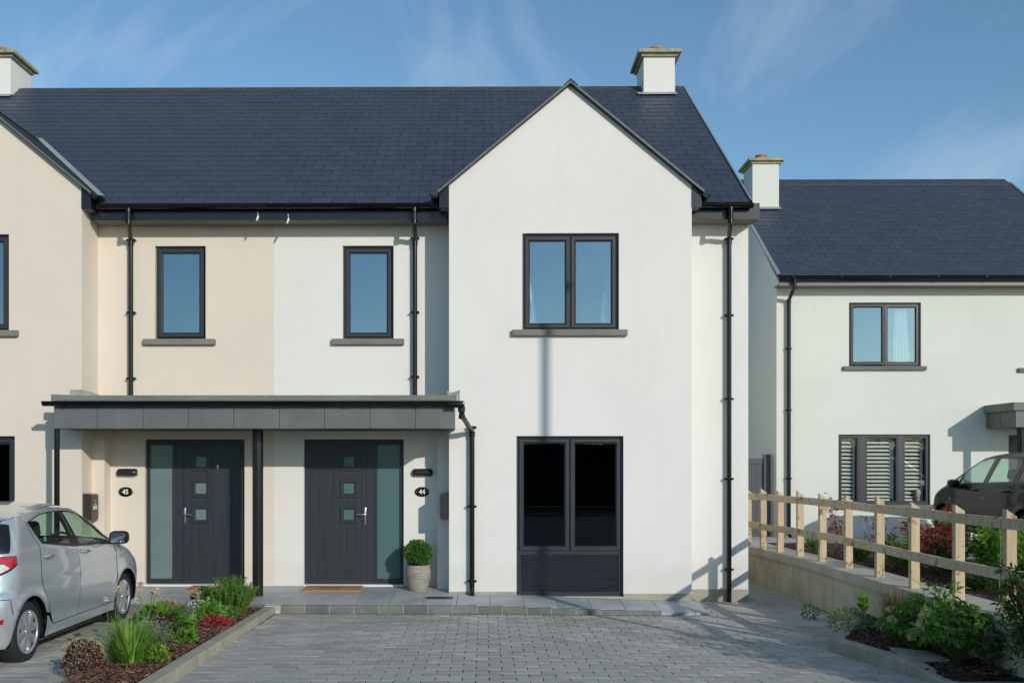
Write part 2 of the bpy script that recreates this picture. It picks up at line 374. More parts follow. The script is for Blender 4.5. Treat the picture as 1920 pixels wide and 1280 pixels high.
def frame_ring(mb, x0, x1, z0, z1, w, yf, yb, ch=0.018, xmin=0.0):
    """mitred picture-frame section: outer return, flat face, inner chamfer, inner return"""
    prof = [(0.0, yb), (0.0, yf + 0.006), (0.006, yf), (w - ch, yf), (w, yf + ch * 0.9), (w, yb)]
    def corners(o): return [(x0+o, z0+o), (x1-o, z0+o), (x1-o, z1-o), (x0+o, z1-o)]
    for (oa, ya), (ob, yb2) in zip(prof[:-1], prof[1:]):
        A = corners(oa); B = corners(ob)
        for k in range(4):
            k2 = (k+1) % 4
            mb.quad((A[k][0], ya, A[k][1]), (A[k2][0], ya, A[k2][1]), (B[k2][0], yb2, B[k2][1]), (B[k][0], yb2, B[k][1]))
def rect(px0, px1, py0, py1, Y):
    pc = (px0+px1)/2; pr = (py0+py1)/2
    return (sx(px0, Y), sx(px1, Y), sz(pc, py1, Y), sz(pc, py0, Y))
# ------------------------------------------------------------------ key dimensions
YR, YG, YC = 14.05, 13.47, 12.83          # recessed wall, gable wall, canopy fascia
XP = sx(514, YR)                           # party line between the two houses
YE, ZE, PIT = 13.60, 5.415, R(36.4)        # eaves line and pitch of the main roof
YRG = 18.15; ZRG = ZE + (YRG-YE)*math.tan(PIT)
def drive_z(x, y): return -0.11 - 0.014*(y-8) - 0.008*max(0, x)

# ------------------------------------------------------------------ ground
g = MB(); g.quad((-400,-400,-0.42),(400,-400,-0.42),(400,400,-0.42),(-400,400,-0.42))
tag(g.build('ground', simple('rough_ground', (0.05,0.06,0.035), 0.95, var=0.3, vs=0.5)), kind='structure')
g = MB(); g.quad((-60,-16,-0.16),(60,-16,-0.16),(60,6.2,-0.16),(-60,6.2,-0.16))
tag(g.build('road', M['asphalt']), kind='structure')

# paved driveways: sand joint bed, pavers laid 240 x 165 in stretcher bond
def plane_quad(mb, x0, x1, y0, y1, dz, zf=drive_z, nx=1, ny=1):
    for i in range(nx):
        for j in range(ny):
            a, b = x0+(x1-x0)*i/nx, x0+(x1-x0)*(i+1)/nx; c, d = y0+(y1-y0)*j/ny, y0+(y1-y0)*(j+1)/ny
            mb.quad((a,c,zf(a,c)+dz),(b,c,zf(b,c)+dz),(b,d,zf(b,d)+dz),(a,d,zf(a,d)+dz))
bed = MB(); plane_quad(bed, -2.75, 4.62, 5.5, 14.05, -0.008, nx=14)
drive = tag(bed.build('driveway', M['joint'], loc=(0, 10, -0.15)), kind='structure')
PL, PW = 0.2385, 0.163
def paver_mb(L, W, h=0.03, c=0.0035):
    m = MB(); x0, x1, y0, y1 = -L/2+.0045, L/2-.0045, -W/2+.0018, W/2-.0018
    v = [(x0,y0,-h),(x1,y0,-h),(x1,y1,-h),(x0,y1,-h),(x0,y0,-c*.6),(x1,y0,-c*.6),(x1,y1,-c*.6),(x0,y1,-c*.6),
         (x0+c,y0+c,0),(x1-c,y0+c,0),(x1-c,y1-c,0),(x0+c,y1-c,0)]
    m.raw(v, [(0,1,5,4),(1,2,6,5),(2,3,7,6),(3,0,4,7),(4,5,9,8),(5,6,10,9),(6,7,11,10),(7,4,8,11),(8,9,10,11)])
    return m
PAV = paver_mb(PL, PW); PAVM = mesh_of(PAV, 'paver', M['paver'])
def lay(parent, x0, x1, y0, y1, keep, singles=300, seed=1):
    rnd = random.Random(seed); rows = int((y1-y0)/PW); items = []
    for r in range(rows):
        y = y0 + (r+.5)*PW; off = (r % 2)*PL/2
        n = int((x1-x0)/PL)+2
        for k in range(n):
            a = max(x0, x0 - off + k*PL); b = min(x1, x0 - off + (k+1)*PL)
            if b-a < .05: continue
            cx = (a+b)/2
            if not keep(cx, y): continue
            items.append((y, cx, b-a))
    def inview(cx, y): return -0.5 < (cx/y*FPX+PCX+15)/1920*1.0 < 1.05 and y > 8.15
    vis = sorted([i for i in items if inview(i[1], i[0])], key=lambda t: t[0])
    first = set(id(i) for i in vis[:singles])
    rest = MB(); sxl = math.atan(-0.008); syl = math.atan(-0.014)
    for it in items:
        y, cx, L = it; z = drive_z(cx, y) + rnd.uniform(-.0022, .0022)
        tx = rnd.uniform(-.006, .006) + syl; ty = rnd.uniform(-.006, .006); rz = rnd.uniform(-.004, .004)
        if id(it) in first:
            piece('paver', PAVM, parent, (cx, y, z), (tx, ty - (sxl if cx > 0 else 0)*-1, rz), (L/PL, 1, 1))
        else:
            Mx = Matrix.Translation((cx, y, z)) @ Matrix.Rotation(rz, 4, 'Z') @ Matrix.Rotation(tx, 4, 'X') @ Matrix.Rotation(ty, 4, 'Y') @ Matrix.Diagonal((L/PL, 1, 1, 1))
            rest.raw([Mx @ Vector(v) for v in PAV.v], PAV.f)
    tag(rest.build('paver_field', M['paver'], parent, fix=False), kind='stuff')
def keep_main(x, y):
    if y > 12.62 and x < 2.86: return False     # the raised threshold paving
    if y < 10.07: return x < 3.66 + (10.07-y)*0.252                      # up to the bed kerb
    if y < 12.0: return x < 3.66 + (y-10.07)*0.54
    if y > 13.95: return False
    return True
lay(drive, -2.70, 4.58, 7.0, 14.0, keep_main, 300, 3)
bed = MB(); plane_quad(bed, -9.0, -3.45, 5.5, 12.7, -0.008)
drive2 = tag(bed.build('neighbour_driveway', M['joint'], loc=(-6, 10, -0.15)), kind='structure')
lay(drive2, -9.0, -3.5, 7.0, 12.66, lambda x, y: True, 0, 5)
# concrete path along the side of the house
p = MB(); plane_quad(p, 2.9, 4.62, 13.85, 21.0, 0.003, zf=lambda x, y: drive_z(x, 14) + 0.012*(y-14))
tag(p.build('side_path', M['path']), kind='structure')
# raised paving in front of the doors
def plat_z(x, y):
    b = 0 if x < -0.4 else -0.1*(x+0.4)/3.3
    return b - 0.055*(YR-y)
YS = 12.67
pl = MB(); plane_quad(pl, -6.2, 2.95, YS+.01, YR+.05, -0.006, zf=plat_z, nx=12)
terrace = tag(pl.build('entrance_paving', M['mortar'], loc=(-2, 13.3, 0)), kind='structure')
def slab_piece(x0, x1, y0, y1, seed):
    rnd = random.Random(seed); m = MB(); gap = .004
    x0 += gap; x1 -= gap; y0 += gap; y1 -= gap; d = rnd.uniform(-.0012, .0012)
    P = [(x0,y0),(x1,y0),(x1,y1),(x0,y1)]
    t = [(x, y, plat_z(x, y)+.001+d) for x, y in P]; bt = [(x, y, z-.05) for x, y, z in t]
    m.raw(bt + t, [(4,5,6,7),(0,1,5,4),(1,2,6,5),(2,3,7,6),(3,0,4,7)])
    return m
k = 0; SW = 0.445; yj = 13.27; XK = -6.15+.445*19
x = -6.15
while x < 2.9:
    x2 = min(x+SW, 2.93)
    if x < -2.8 or True:
        for (ya, yb) in ((YS+(.05 if x < XK-.01 else -.02), yj), (yj, YR+.06)):
            if x > -.49 and x2 < 2.9 and ya > 13.4: pass
            if x > -0.6 and yb > 13.5: yb = 13.52
            slab_piece(x, x2, ya, yb, k).build('paving_slab', M['slab'], terrace); k += 1
    x = x2
# kerb blocks along the step; they shrink to nothing where the driveway meets the paving
KW = 0.322; x = sx(514, YS) ; x += .085
slab_piece(sx(514, YS)+.004, x, YS-.035, YS+.05, 5).build('kerb_block', M['path'], terrace)
while x < XK-.01:
    x2 = min(x+KW, XK); m = MB(); top = plat_z((x+x2)/2, YS)+.002; bot = drive_z(x, YS)-.02
    m.cbox(x+.004, x2-.004, YS-.03, YS+.05, min(bot, top-.02), top, .006); m.build('kerb_block', M['edge'], terrace)
    x = x2
x = -2.86
while x > -6.2:
    m = MB(); m.cbox(x-KW+.004, x-.004, YS-.03, YS+.05, drive_z(x, YS)-.02, plat_z(x, YS)+.002, .006); m.build('kerb_block', M['edge'], terrace); x -= KW
m = MB()
for i in range(30):
    xa = -6.2+(XK+6.2)*i/30; xb = -6.2+(XK+6.2)*(i+1)/30; m.box(xa, xb, YS-.024, YS+.05, drive_z(xa, YS)-.03, plat_z(xb, YS)-.006)
mm = m.build('mortar_backing', M['mortar'], terrace)
# higher plot on the right: neighbour's driveway
def hi_z(x, y): return 0.27 - 0.008*(y-15)
p = MB(); plane_quad(p, 5.0, 30, 4.0, 20.9, 0.0, zf=lambda x, y: hi_z(x, y) if x > 5.2 else 0.2)
tag(p.build('neighbour_forecourt', M['path']), kind='structure')
p = MB(); p.quad((4.45,16.5,-.05),(5.2,16.5,.22),(5.2,21.3,.2),(4.45,21.3,-.03)); p.quad((3.6,20.8,.0),(6.4,20.8,.19),(6.4,30,.19),(3.6,30,.0))
tag(p.build('side_passage_ground', M['path']), kind='structure')
# ------------------------------------------------------------------ house builder
def window(B, house, hole, Y, cols=1, fm='frame', pane='pane', openk=None, openang=0, bottom=0.0, rev=0.06, sash_w=0.062, part='window'):
    x0, x1, z0, z1 = hole
    f = MB(); fr = 0.034; frame_ring(f, x0+.002, x1-.002, z0+.002, z1-.002, fr, Y+rev, Y+rev+.07, .006)
    zb = z0+fr + bottom
    if bottom: f.box(x0+fr, x1-fr, Y+rev+.001, Y+rev+.065, zb-.035, zb)
    w = (x1-x0-2*fr)/cols
    for k in range(1, cols): f.box(x0+fr+w*k-.012, x0+fr+w*k+.012, Y+rev+.002, Y+rev+.065, zb, z1-fr)
    fo = B(f, part, M[fm], house)
    if bottom:
        q = MB(); q.box(x0+fr+.001, x1-fr-.001, Y+rev+.02, Y+rev+.03, z0+fr+.001, zb-.036); B(q, 'spandrel_panel', M['panelglass'], fo)
        q = MB(); frame_ring(q, x0+fr, x1-fr, z0+fr, zb-.035, .03, Y+rev-.002, Y+rev+.02, .008); B(q, 'panel_bead', M[fm], fo)
    for k in range(cols):
        a = x0+fr+w*k+(.004 if k == 0 else .010); b = x0+fr+w*(k+1)-(.004 if k == cols-1 else .010)
        s = MB(); frame_ring(s, a, b, zb+.004, z1-fr-.004, sash_w, Y+rev-.024, Y+rev+.045, .018)
        gk = MB(); gk.cur = 0; frame_ring(gk, a+sash_w-.002, b-sash_w+.002, zb+.004+sash_w-.002, z1-fr-.004-sash_w+.002, .008, Y+rev-.004, Y+rev+.03, .002)
        p = MB(); p.quad((a+sash_w, Y+rev+.006, zb+sash_w), (b-sash_w, Y+rev+.006, zb+sash_w), (b-sash_w, Y+rev+.006, z1-fr-sash_w), (a+sash_w, Y+rev+.006, z1-fr-sash_w))
        if openk == k:
            ca, sa = math.cos(openang), math.sin(openang)
            for mb in (s, gk, p):
                mb.v = [(a+(x-a)*ca - 0*(y), y - (x-a)*sa - .012, z) for x, y, z in mb.v]
        so = B(s, 'sash', M[fm], fo); B(gk, 'gasket', M['gasket'], fo); B(p, 'pane', M[pane], fo)
    return fo
def sill(B, house, px0, px1, zt, Y, X=None, m='sill', h=.085, part='sill'):
    x0, x1 = X if X else (px0, px1)
    s = MB(); s.cbox(x0, x1, Y-.065, Y+.06, zt-h, zt, .006); return B(s, part, M[m], house)
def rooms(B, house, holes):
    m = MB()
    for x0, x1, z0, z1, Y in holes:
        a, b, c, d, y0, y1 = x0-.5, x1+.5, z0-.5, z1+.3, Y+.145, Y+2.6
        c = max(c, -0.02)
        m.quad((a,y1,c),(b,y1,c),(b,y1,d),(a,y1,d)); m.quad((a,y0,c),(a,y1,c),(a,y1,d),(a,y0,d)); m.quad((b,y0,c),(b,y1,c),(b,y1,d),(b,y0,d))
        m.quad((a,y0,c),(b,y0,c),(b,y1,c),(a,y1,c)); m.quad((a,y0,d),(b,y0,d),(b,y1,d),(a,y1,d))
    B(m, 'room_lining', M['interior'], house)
def half_gutter(mb, p0, p1, r=.058, n=10, lip=.006):
    """half round gutter between two points (horizontal run)"""
    p0, p1 = Vector(p0), Vector(p1); d = (p1-p0).normalized(); s = Vector((-d.y, d.x, 0))
    for rr, flip in ((r, 0), (r-.005, 1)):
        for k in range(n):
            a0, a1 = math.pi*k/n, math.pi*(k+1)/n
            q = [p0 + s*(-math.cos(a0)*rr) + Vector((0,0,-math.sin(a0)*rr)), p0 + s*(-math.cos(a1)*rr) + Vector((0,0,-math.sin(a1)*rr))]
            mb.quad(q[0], q[1], q[1]+(p1-p0), q[0]+(p1-p0))
    for sg in (-1, 1):
        c = s*sg*r; mb.tube([p0+c, p1+c], lip, 6)
def gutter_part(B, house, x0, x1, Y, z, r=.058, outlet=None, gap=1.0, part='gutter'):
    m = MB(); half_gutter(m, (x0, Y, z), (x1, Y, z), r)
    for e in (x0, x1):                                     # stop ends
        n = 10; c = [(e, Y - math.cos(math.pi*k/n)*r, z - math.sin(math.pi*k/n)*r) for k in range(n+1)]
        m.quad(*c)
    x = x0+.3
    while x < x1:                                          # brackets and unions
        for k in range(8):
            a0, a1 = math.pi*k/8, math.pi*(k+1)/8; R2 = r+.006
            m.quad((x-.02, Y-math.cos(a0)*R2, z-math.sin(a0)*R2), (x-.02, Y-math.cos(a1)*R2, z-math.sin(a1)*R2), (x+.02, Y-math.cos(a1)*R2, z-math.sin(a1)*R2), (x+.02, Y-math.cos(a0)*R2, z-math.sin(a0)*R2))
        m.box(x-.02, x+.02, Y-r-.012, Y-r-.002, z-.012, z+.006)
        x += gap
    return B(m, part, M['black'], house, smooth='auto')
def downpipe(B, house, x, ytop, ztop, ywall, zbot, zbend=None, r=.034, shoe=True, brk=(), xb=None):
    xb = x if xb is None else xb
    m = MB(); zb = ztop-.17 if zbend is None else zbend
    y2 = ywall - r - .03
    path = [(x, ytop, ztop), (x, ytop, zb), (x*.7+xb*.3, ytop*.7+y2*.3, zb-.05), (x*.3+xb*.7, ytop*.3+y2*.7, zb-.13), (xb, y2, zb-.18), (xb, y2, zb-.4), (xb, y2, zbot+(.1 if shoe else 0))]
    if shoe: path += [(xb, y2-.01, zbot+.06), (xb, y2-.07, zbot+.015)]
    m.tube(path, r, 14)
    for (zz, h, yy, xx) in ((ztop-.01, .07, ytop, x), (zb-.01, .06, ytop, x), (zb-.22, .07, y2, xb)):
        m.tube([(xx, yy, zz+h/2), (xx, yy, zz-h/2)], r+.007, 14)
    dp = B(m, 'downpipe', M['black'], house, smooth='auto')
    for z in brk:
        b = MB(); b.tube([(xb, y2, z+.018), (xb, y2, z-.018)], r+.006, 14)
        b.box(xb-.062, xb+.062, y2+.005, y2+.018, z-.016, z+.016)
        for sg in (-1, 1): b.box(xb+sg*.055-.007, xb+sg*.055+.007, y2-.004, ywall, z-.007, z+.007); b.tube([(xb+sg*.056, y2-.014, z), (xb+sg*.056, y2+.004, z)], .011, 8)
        B(b, 'pipe_bracket', M['black'], dp, smooth='auto')
    return dp
SLW, SLG = 0.303, 0.2185
def slate_mb(w=SLW-.008, L=SLG*1.5, t=.007):
    m = MB(); x0, x1 = -w/2, w/2
    lo, hi = .012, .002
    m.raw([(x0,0,lo-t),(x1,0,lo-t),(x1,L,hi-t),(x0,L,hi-t),(x0,0,lo),(x1,0,lo),(x1,L,hi),(x0,L,hi)], [(4,5,6,7),(0,1,5,4),(1,2,6,5),(3,0,4,7)])
    return m
SLMB = slate_mb(); SLM = mesh_of(SLMB, 'slate', M['slate'])
def slates(B_flip, roof, x0, x1, y0, z0, pitch, length, xstart, skip=None, singles=300, seed=0):
    rnd = random.Random(seed); rest = MB(); items = []
    rows = int(length/SLG)+1
    for r in range(rows):
        s = r*SLG; x = xstart - (SLW/2 if r % 2 else 0)
        while x < x1:
            a, b = max(x, x0), min(x+SLW, x1)
            if r % 2 == 1 and x == xstart-SLW/2 and abs(xstart-XP) < 1e-6: a = x + (SLW/2 if B_flip else 0)
            if b-a > .04 and not (skip and skip((a+b)/2, s)): items.append((s, (a+b)/2, b-a))
            x += SLW
    for i, (s, cx, w) in enumerate(items):
        if s + SLG*1.5 > length: pass
        y = y0 + s*math.cos(pitch); z = z0 + s*math.sin(pitch)
        X = 2*XP-cx if B_flip else cx
        rz = rnd.uniform(-.003, .003); rx = rnd.uniform(-.002, .002)
        if i < singles: piece('slate', SLM, roof, (X, y, z), (pitch+rx, 0, rz), (w/SLW, 1, 1))
        else:
            Mx = Matrix.Translation((X, y, z)) @ Matrix.Rotation(rz, 4, 'Z') @ Matrix.Rotation(pitch+rx, 4, 'X') @ Matrix.Diagonal((w/SLW, 1, 1, 1))
            rest.raw([Mx @ Vector(v) for v in SLMB.v], SLMB.f)
    if rest.v: tag(rest.build('slate_field', M['slate'], roof, fix=False), kind='stuff')
def ridge_tiles(roof, x0, x1, y, z, pitch, L=.45):
    m = MB(); w = .105; c, s = math.cos(pitch), math.sin(pitch)
    sec = [(-w*c, -w*s+.006), (0, .016), (w*c, -w*s+.006), (w*c, -w*s+.018), (0, .034), (-w*c, -w*s+.018)]
    m.prism([(a, b) for a, b in sec], 'x', -L/2+.003, L/2-.003); me = mesh_of(m, 'ridge_tile', M['ridge'])
    x = x0; k = 0
    while x < x1-.02:
        w2 = min(L, x1-x); piece('ridge_tile', me, roof, (x+w2/2, y, z + (.002 if k % 2 else 0)), (0, 0, 0), (w2/L, 1, 1)); x += w2; k += 1
def chimney(B, house, x0, x1, y0, y1, zb, zt, lead=True, wallm='white', pot=True, roofz=None):
    m = MB(); m.box(x0, x1, y0, y1, zb-1.2, zt)
    ch = B(m, 'chimney', M[wallm], house)
    m = MB()
    m.cbox(x0-.045, x1+.045, y0-.045, y1+.045, zt-.001, zt+.05, .004)
    B(m, 'lower_cap_course', M['cap'], ch)
    m = MB(); m.cbox(x0-.11, x1+.11, y0-.11, y1+.11, zt+.05, zt+.115, .006); B(m, 'chimney_cap', M['cap'], ch)
    m = MB(); cx, cy = (x0+x1)/2, (y0+y1)/2; m.lathe([(.12, zt+.11), (.13, zt+.27), (.145, zt+.28), (.145, zt+.31), (.11, zt+.31), (.10, zt+.15)], (cx, cy, 0), n=24); m.lathe([(.16, zt+.115), (.13, zt+.15)], (cx, cy, 0), n=24)
    B(m, 'chimney_pot', M['terracotta'], ch, smooth='auto')
    m = MB(); m.box(x0-.012, x1+.012, y0-.012, y1+.012, zb-1.2, zb+.02)
    c, s = math.cos(PIT), math.sin(PIT)
    m.quad((x0-.12, y0-.15*c, zb-.15*s+.03), (x1+.03, y0-.15*c, zb-.15*s+.03), (x1+.03, y0+.02, zb+.035), (x0-.12, y0+.02, zb+.035))
    B(m, 'lead_flashing', M['lead'], ch)
    return ch

HX1 = sx(1403, YR)                         # right corner of the recessed wall
GX0, GX1 = sx(842, YG), sx(1297, YG)       # gable wall
GC = (GX0+GX1)/2; GT = .825; GA = sz(1068, 160, YG)
GEZ = GA - (GX1-GX0)/2*GT
def build_house(flip, root_x, label, wm, num):
    house = thing('semi_detached_house', (root_x, 16, 0), label, 'house', 'pair of semi-detached houses')
    def B(mb, name, mat, parent, smooth=False):
        if flip: mb.v = [(2*XP-x, y, z) for x, y, z in mb.v]
        return mb.build(name, mat, parent, smooth=smooth)
    W = M[wm]
    up = rect(979.5, 1160.5, 437, 619, YG); lo = rect(968.5, 1169, 817, 1113, YG)
    lo = (lo[0], lo[1], -.075, lo[3])
    ur = rect(642.5, 738, 460.5, 636, YR)
    dr = rect(569.5, 757, 823, 1099, YR); dr = (dr[0], dr[1], 0.0, dr[3])
    # gable wall with its triangle
    m = MB(); wall_front(m, GX0, GX1, -0.02 if False else -0.16, GEZ, YG, [up, lo], .14)
    m.quad((GX0, YG, GEZ), (GX1, YG, GEZ), (GC, YG, GA))
    m.quad((GX0, YG, -.3), (GX0, YG, GEZ), (GX0, YR, GEZ), (GX0, YR, -.3)); m.quad((GX1, YG, -.3), (GX1, YR, -.3), (GX1, YR, GEZ), (GX1, YG, GEZ))
    B(m, 'gable_wall', W, house)
    # plinth
    m = MB(); zg0, zg1 = -.035, -.045
    xa, xb = sx(1173, YG), GX1
    m.box(lo[1]+.0, xb-.004, YG+.004, YG+.05, -.35, -.03)
    # recessed plinth face reads 12 mm behind the render bead
    q = MB(); 
    B(m, 'plinth_backing', M['plinth'], house)
    q.box(GX0+.01, lo[0], YG-.004, YG+.02, -.3, -.005); q.box(lo[1], GX1+.003, YG-.004, YG+.02, -.3, -.028); q.box(lo[0], lo[1], YG-.004, YG+.02, -.3, -.078)
    B(q, 'plinth', M['plinth'], house)
    # recessed wall over the porch and to the far right
    m = MB(); wall_front(m, XP, GX0+.05, -.1, 5.40, YR, [ur, dr], .14)
    B(m, 'recessed_wall', W, house)
    m = MB(); wall_front(m, GX1-.05, HX1, -.35, 5.40, YR, [], 0)
    m.quad((HX1, YR, -.35), (HX1, 23, -.35), (HX1, 23, 5.4), (HX1, YR, 5.4))
    m.quad((HX1, YE+.1, 5.3), (HX1, 2*YRG-YE, 5.3), (HX1, YRG, ZRG-.12))
    m.quad((XP, 22.8, -.35), (HX1, 22.8, -.35), (HX1, 22.8, 5.4), (XP, 22.8, 5.4))
    B(m, 'side_wall', W, house)
    m = MB(); m.box(GX1+.002, HX1+.004, YR-.006, YR+.02, -.4, sz(1350, 1104, YR)); B(m, 'plinth', M['plinth'], house)
    # porch pilaster
    m = MB(); xa = sx(820, 13.82); m.box(xa, GX0+.02, 13.82, YR+.02, -.1, 2.24); B(m, 'porch_pier', W, house)
    # windows
    f = window(B, house, up, YG, 2, 'framebrown', 'pane', part='window')
    f = window(B, house, lo, YG, 2, 'frame', 'panedark', bottom=.60, part='window')
    f = window(B, house, ur, YR, 1, 'frame', 'pane', openk=(0 if flip else None), openang=(R(0) if flip else 0), part='window')
    s1 = (sx(960.5, YG-.06), sx(1177, YG-.06)); sill(B, house, 0, 0, up[2]+.004, YG, s1)
    s2 = (sx(622, YR-.06), sx(757.5, YR-.06)); sill(B, house, 0, 0, ur[2]+.004, YR, s2)
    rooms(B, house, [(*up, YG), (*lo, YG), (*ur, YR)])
    m = MB(); m.box(dr[0]-.0, dr[1]+.0, YR-.05, YR+.16, -.06, .022); B(m, 'door_step', M['whitepaint'], house)
    # ---- main roof
    verge = sx(1283, YRG) + .0
    deck = MB(); c, s = math.cos(PIT), math.sin(PIT)
    xw = verge
    deck.quad((XP, YE+.02, ZE-.012), (xw, YE+.02, ZE-.012), (xw, YRG, ZRG-.024), (XP, YRG, ZRG-.024))
    deck.quad((XP, 2*YRG-YE, ZE), (xw, 2*YRG-YE, ZE), (xw, YRG, ZRG-.02), (XP, YRG, ZRG-.02))
    roof = B(deck, 'roof', M['slate'], house)
    skip = lambda x, sdist: (abs(x-GC) < (GX1-GX0)/2+.2 - .0) and (ZE + sdist*s + .25 < GA + .03 - abs(x-GC)*GT)
    slates(flip, roof, XP, xw-.015, YE, ZE, PIT, (YRG-YE)/c, XP, skip, 300, 11+num)
    xa, xb = (XP, xw) if not flip else (2*XP-xw, XP)
    ridge_tiles(roof, xa, xb, YRG, ZRG, PIT)
    m = MB()                                              # verge trim down the gable end
    for yy0, yy1, z0_, z1_ in ((YE-.02, YRG, ZE, ZRG), (2*YRG-YE, YRG, ZE, ZRG)):
        m.quad((xw-.012, yy0, z0_+.03), (xw+.012, yy0, z0_+.03), (xw+.012, yy1, z1_+.03), (xw-.012, yy1, z1_+.03))
        m.quad((xw+.012, yy0, z0_+.03), (xw+.012, yy0, z0_-.05), (xw+.012, yy1, z1_-.05), (xw+.012, yy1, z1_+.03))
        m.quad((xw-.012, yy0, z0_+.03), (xw-.012, yy0, z0_-.05), (xw-.012, yy1, z1_-.05), (xw-.012, yy1, z1_+.03))
    B(m, 'verge_trim', M['vergelight'], roof)
    # ---- eaves: fascia, soffit, gutter
    for xa, xb in ((XP, GX0-.05), (GX1+.02, HX1+.06)):
        m = MB(); m.box(xa, xb, 13.68, 13.70, 5.205, 5.43); B(m, 'fascia', M['navy'], house)
        m = MB(); m.box(xa, xb, 13.70, YR, 5.215, 5.235); B(m, 'soffit', M['soffit'], house)
    gutter_part(B, house, XP, GX0-.16, 13.60, 5.395)
    gutter_part(B, house, GX1+.14, sx(1413, 13.56), 13.60, 5.395)
    if flip: downpipe(B, house, 2*XP-sx(241, 13.6), 13.60, 5.34, YR, sz(245, 741, 14.0), shoe=False, brk=(5.0, 3.95, 3.0), xb=2*XP-sx(245.5, YR-.06))
    else: downpipe(B, house, sx(777, 13.6), 13.60, 5.34, YR, sz(778, 741, 14.0), shoe=False, brk=(5.02, 3.95, 3.02), xb=sx(778, YR-.06))
    downpipe(B, house, sx(1370, 13.6), 13.60, 5.34, YR, -.22, shoe=False, brk=(5.0, 3.9, 2.7, 1.55, .25), xb=sx(1367, YR-.06))
    # ---- gable roof
    oh = .155; y0 = YG-.075; t = .03
    half = (GX1-GX0)/2+oh; back = 16.2
    m = MB()
    for sg in (-1, 1):
        e = (GC+sg*half, GA+.026-half*GT); a = (GC, GA+.026)
        m.quad((a[0], y0, a[1]), (e[0], y0, e[1]), (e[0], back, e[1]), (a[0], back, a[1]))
        m.quad((a[0], y0+.01, a[1]-t), (e[0], y0+.01, e[1]-t), (e[0], back, e[1]-t), (a[0], back, a[1]-t))
        m.quad((e[0], y0, e[1]), (e[0], back, e[1]), (e[0], back, e[1]-t), (e[0], y0, e[1]-t))
    gr = B(m, 'gable_roof', M['slate'], house)
    rowm = MB(); gp = math.atan(GT); sl = half/math.cos(gp)   # slates over both slopes
    for sg in (-1, 1):
        r = 0
        while r*SLG < sl:
            s0 = r*SLG; yy = y0+.03 - (SLW/2 if r % 2 else 0)
            while yy < back:
                ya, yb = max(yy, y0+.03), yy+SLW-.004
                def P(y, sd, n): return (GC+sg*(half - sd*math.cos(gp)) + sg*n*math.sin(gp), y, GA+.026-half*GT + sd*math.sin(gp) + n*math.cos(gp))
                s1_ = min(s0+SLG*1.3, sl)
                rowm.raw([P(ya,s0,.005),P(yb,s0,.005),P(yb,s0,.013),P(ya,s0,.013),P(ya,s1_,.002),P(yb,s1_,.002)], [(0,1,2,3),(3,2,5,4)])
                yy += SLW
            r += 1
    tag(B(rowm, 'slate_field', M['slate'], gr), kind='stuff')
    for sg in (-1, 1):                                    # verge trims
        m = MB(); n = (sg*GT, 1)
        e = (GC+sg*half, GA+.026-half*GT); a = (GC, GA+.026)
        for dy0, dy1, top, bot in ((-.010, .02, .010, -.022),):
            p = [(a[0], a[1]+top*1.25), (e[0], e[1]+top*1.25), (e[0], e[1]+bot), (a[0], a[1]+bot*.98)]
            m.prism(p, 'y', y0+dy0, y0+dy1)
        B(m, 'verge_trim', M['verge'], gr)
        m = MB(); p = [(a[0], a[1]-.020), (e[0], e[1]-.020), (e[0], e[1]-.030), (a[0], a[1]-.030)]; m.prism(p, 'y', y0+.03, YG+.01); B(m, 'verge_underside', M['navy'], gr)
    m = MB(); w = .1
    m.raw([(GC-w, y0-.02, GA+.052-w*GT), (GC, y0-.02, GA+.062), (GC+w, y0-.02, GA+.052-w*GT), (GC-w, back, GA+.052-w*GT), (GC, back, GA+.062), (GC+w, back, GA+.052-w*GT),
           (GC-w, y0-.02, GA+.04-w*GT), (GC, y0-.02, GA+.045), (GC+w, y0-.02, GA+.04-w*GT)], [(0,1,4,3),(1,2,5,4),(0,1,7,6),(1,2,8,7)])
    B(m, 'ridge_tile', M['ridge'], gr)
    # boxed eaves ends of the gable
    for sg in (-1, 1):
        wx = GX0 if sg < 0 else GX1; e0, e1 = wx, wx+sg*.135
        zb = sz(833, 390, YG); za = GEZ+.0
        m = MB(); zt0 = za+.01; zt1 = za - .135*GT + .01
        m.prism([(e0, zb), (e1, zb), (e1, zt1), (e0, zt0)], 'y', YG-.012, YG+.012)
        m.prism([(e1-sg*.012, zb), (e1, zb), (e1, zt1+.01), (e1-sg*.012, zt1+.01)], 'y', YG+.012, 14.1)
        B(m, 'box_end', M['navy'], gr)
        m = MB(); m.box(e0, e1-sg*.013, YG+.013, 14.04, zb+.001, zb+.012); B(m, 'soffit', M['soffit'], gr)
        m = MB(); half_gutter(m, (e1+sg*.060, YG-.05, zt1-.035), (e1+sg*.060, 13.95, zt1-.035), .058)
        n = 10; cx = e1+sg*.06
        m.quad(*[(cx-math.cos(math.pi*k/n)*.058, YG-.02, zt1-.035-math.sin(math.pi*k/n)*.058) for k in range(n+1)])
        B(m, 'gutter', M['black'], gr, smooth='auto')
    # lead valley between gable roof and main roof
    m = MB()
    for sg in (-1, 1):
        ez = GA+.06-half*GT; yb = YE + (ez-ZE)/math.tan(PIT); ya = YE + (GA+.06-ZE)/math.tan(PIT)
        e = Vector((GC+sg*half, yb, ez)); a = Vector((GC, ya, GA+.06))
        up_ = Vector((sg*.045, 0, .025)); dn = Vector((-sg*.04, -.05, .025))
        m.quad(e+up_, a+up_, a+dn, e+dn)
    B(m, 'valley_lead', M['lead'], gr)
    return house, B, dict(up=up, lo=lo, ur=ur, dr=dr)
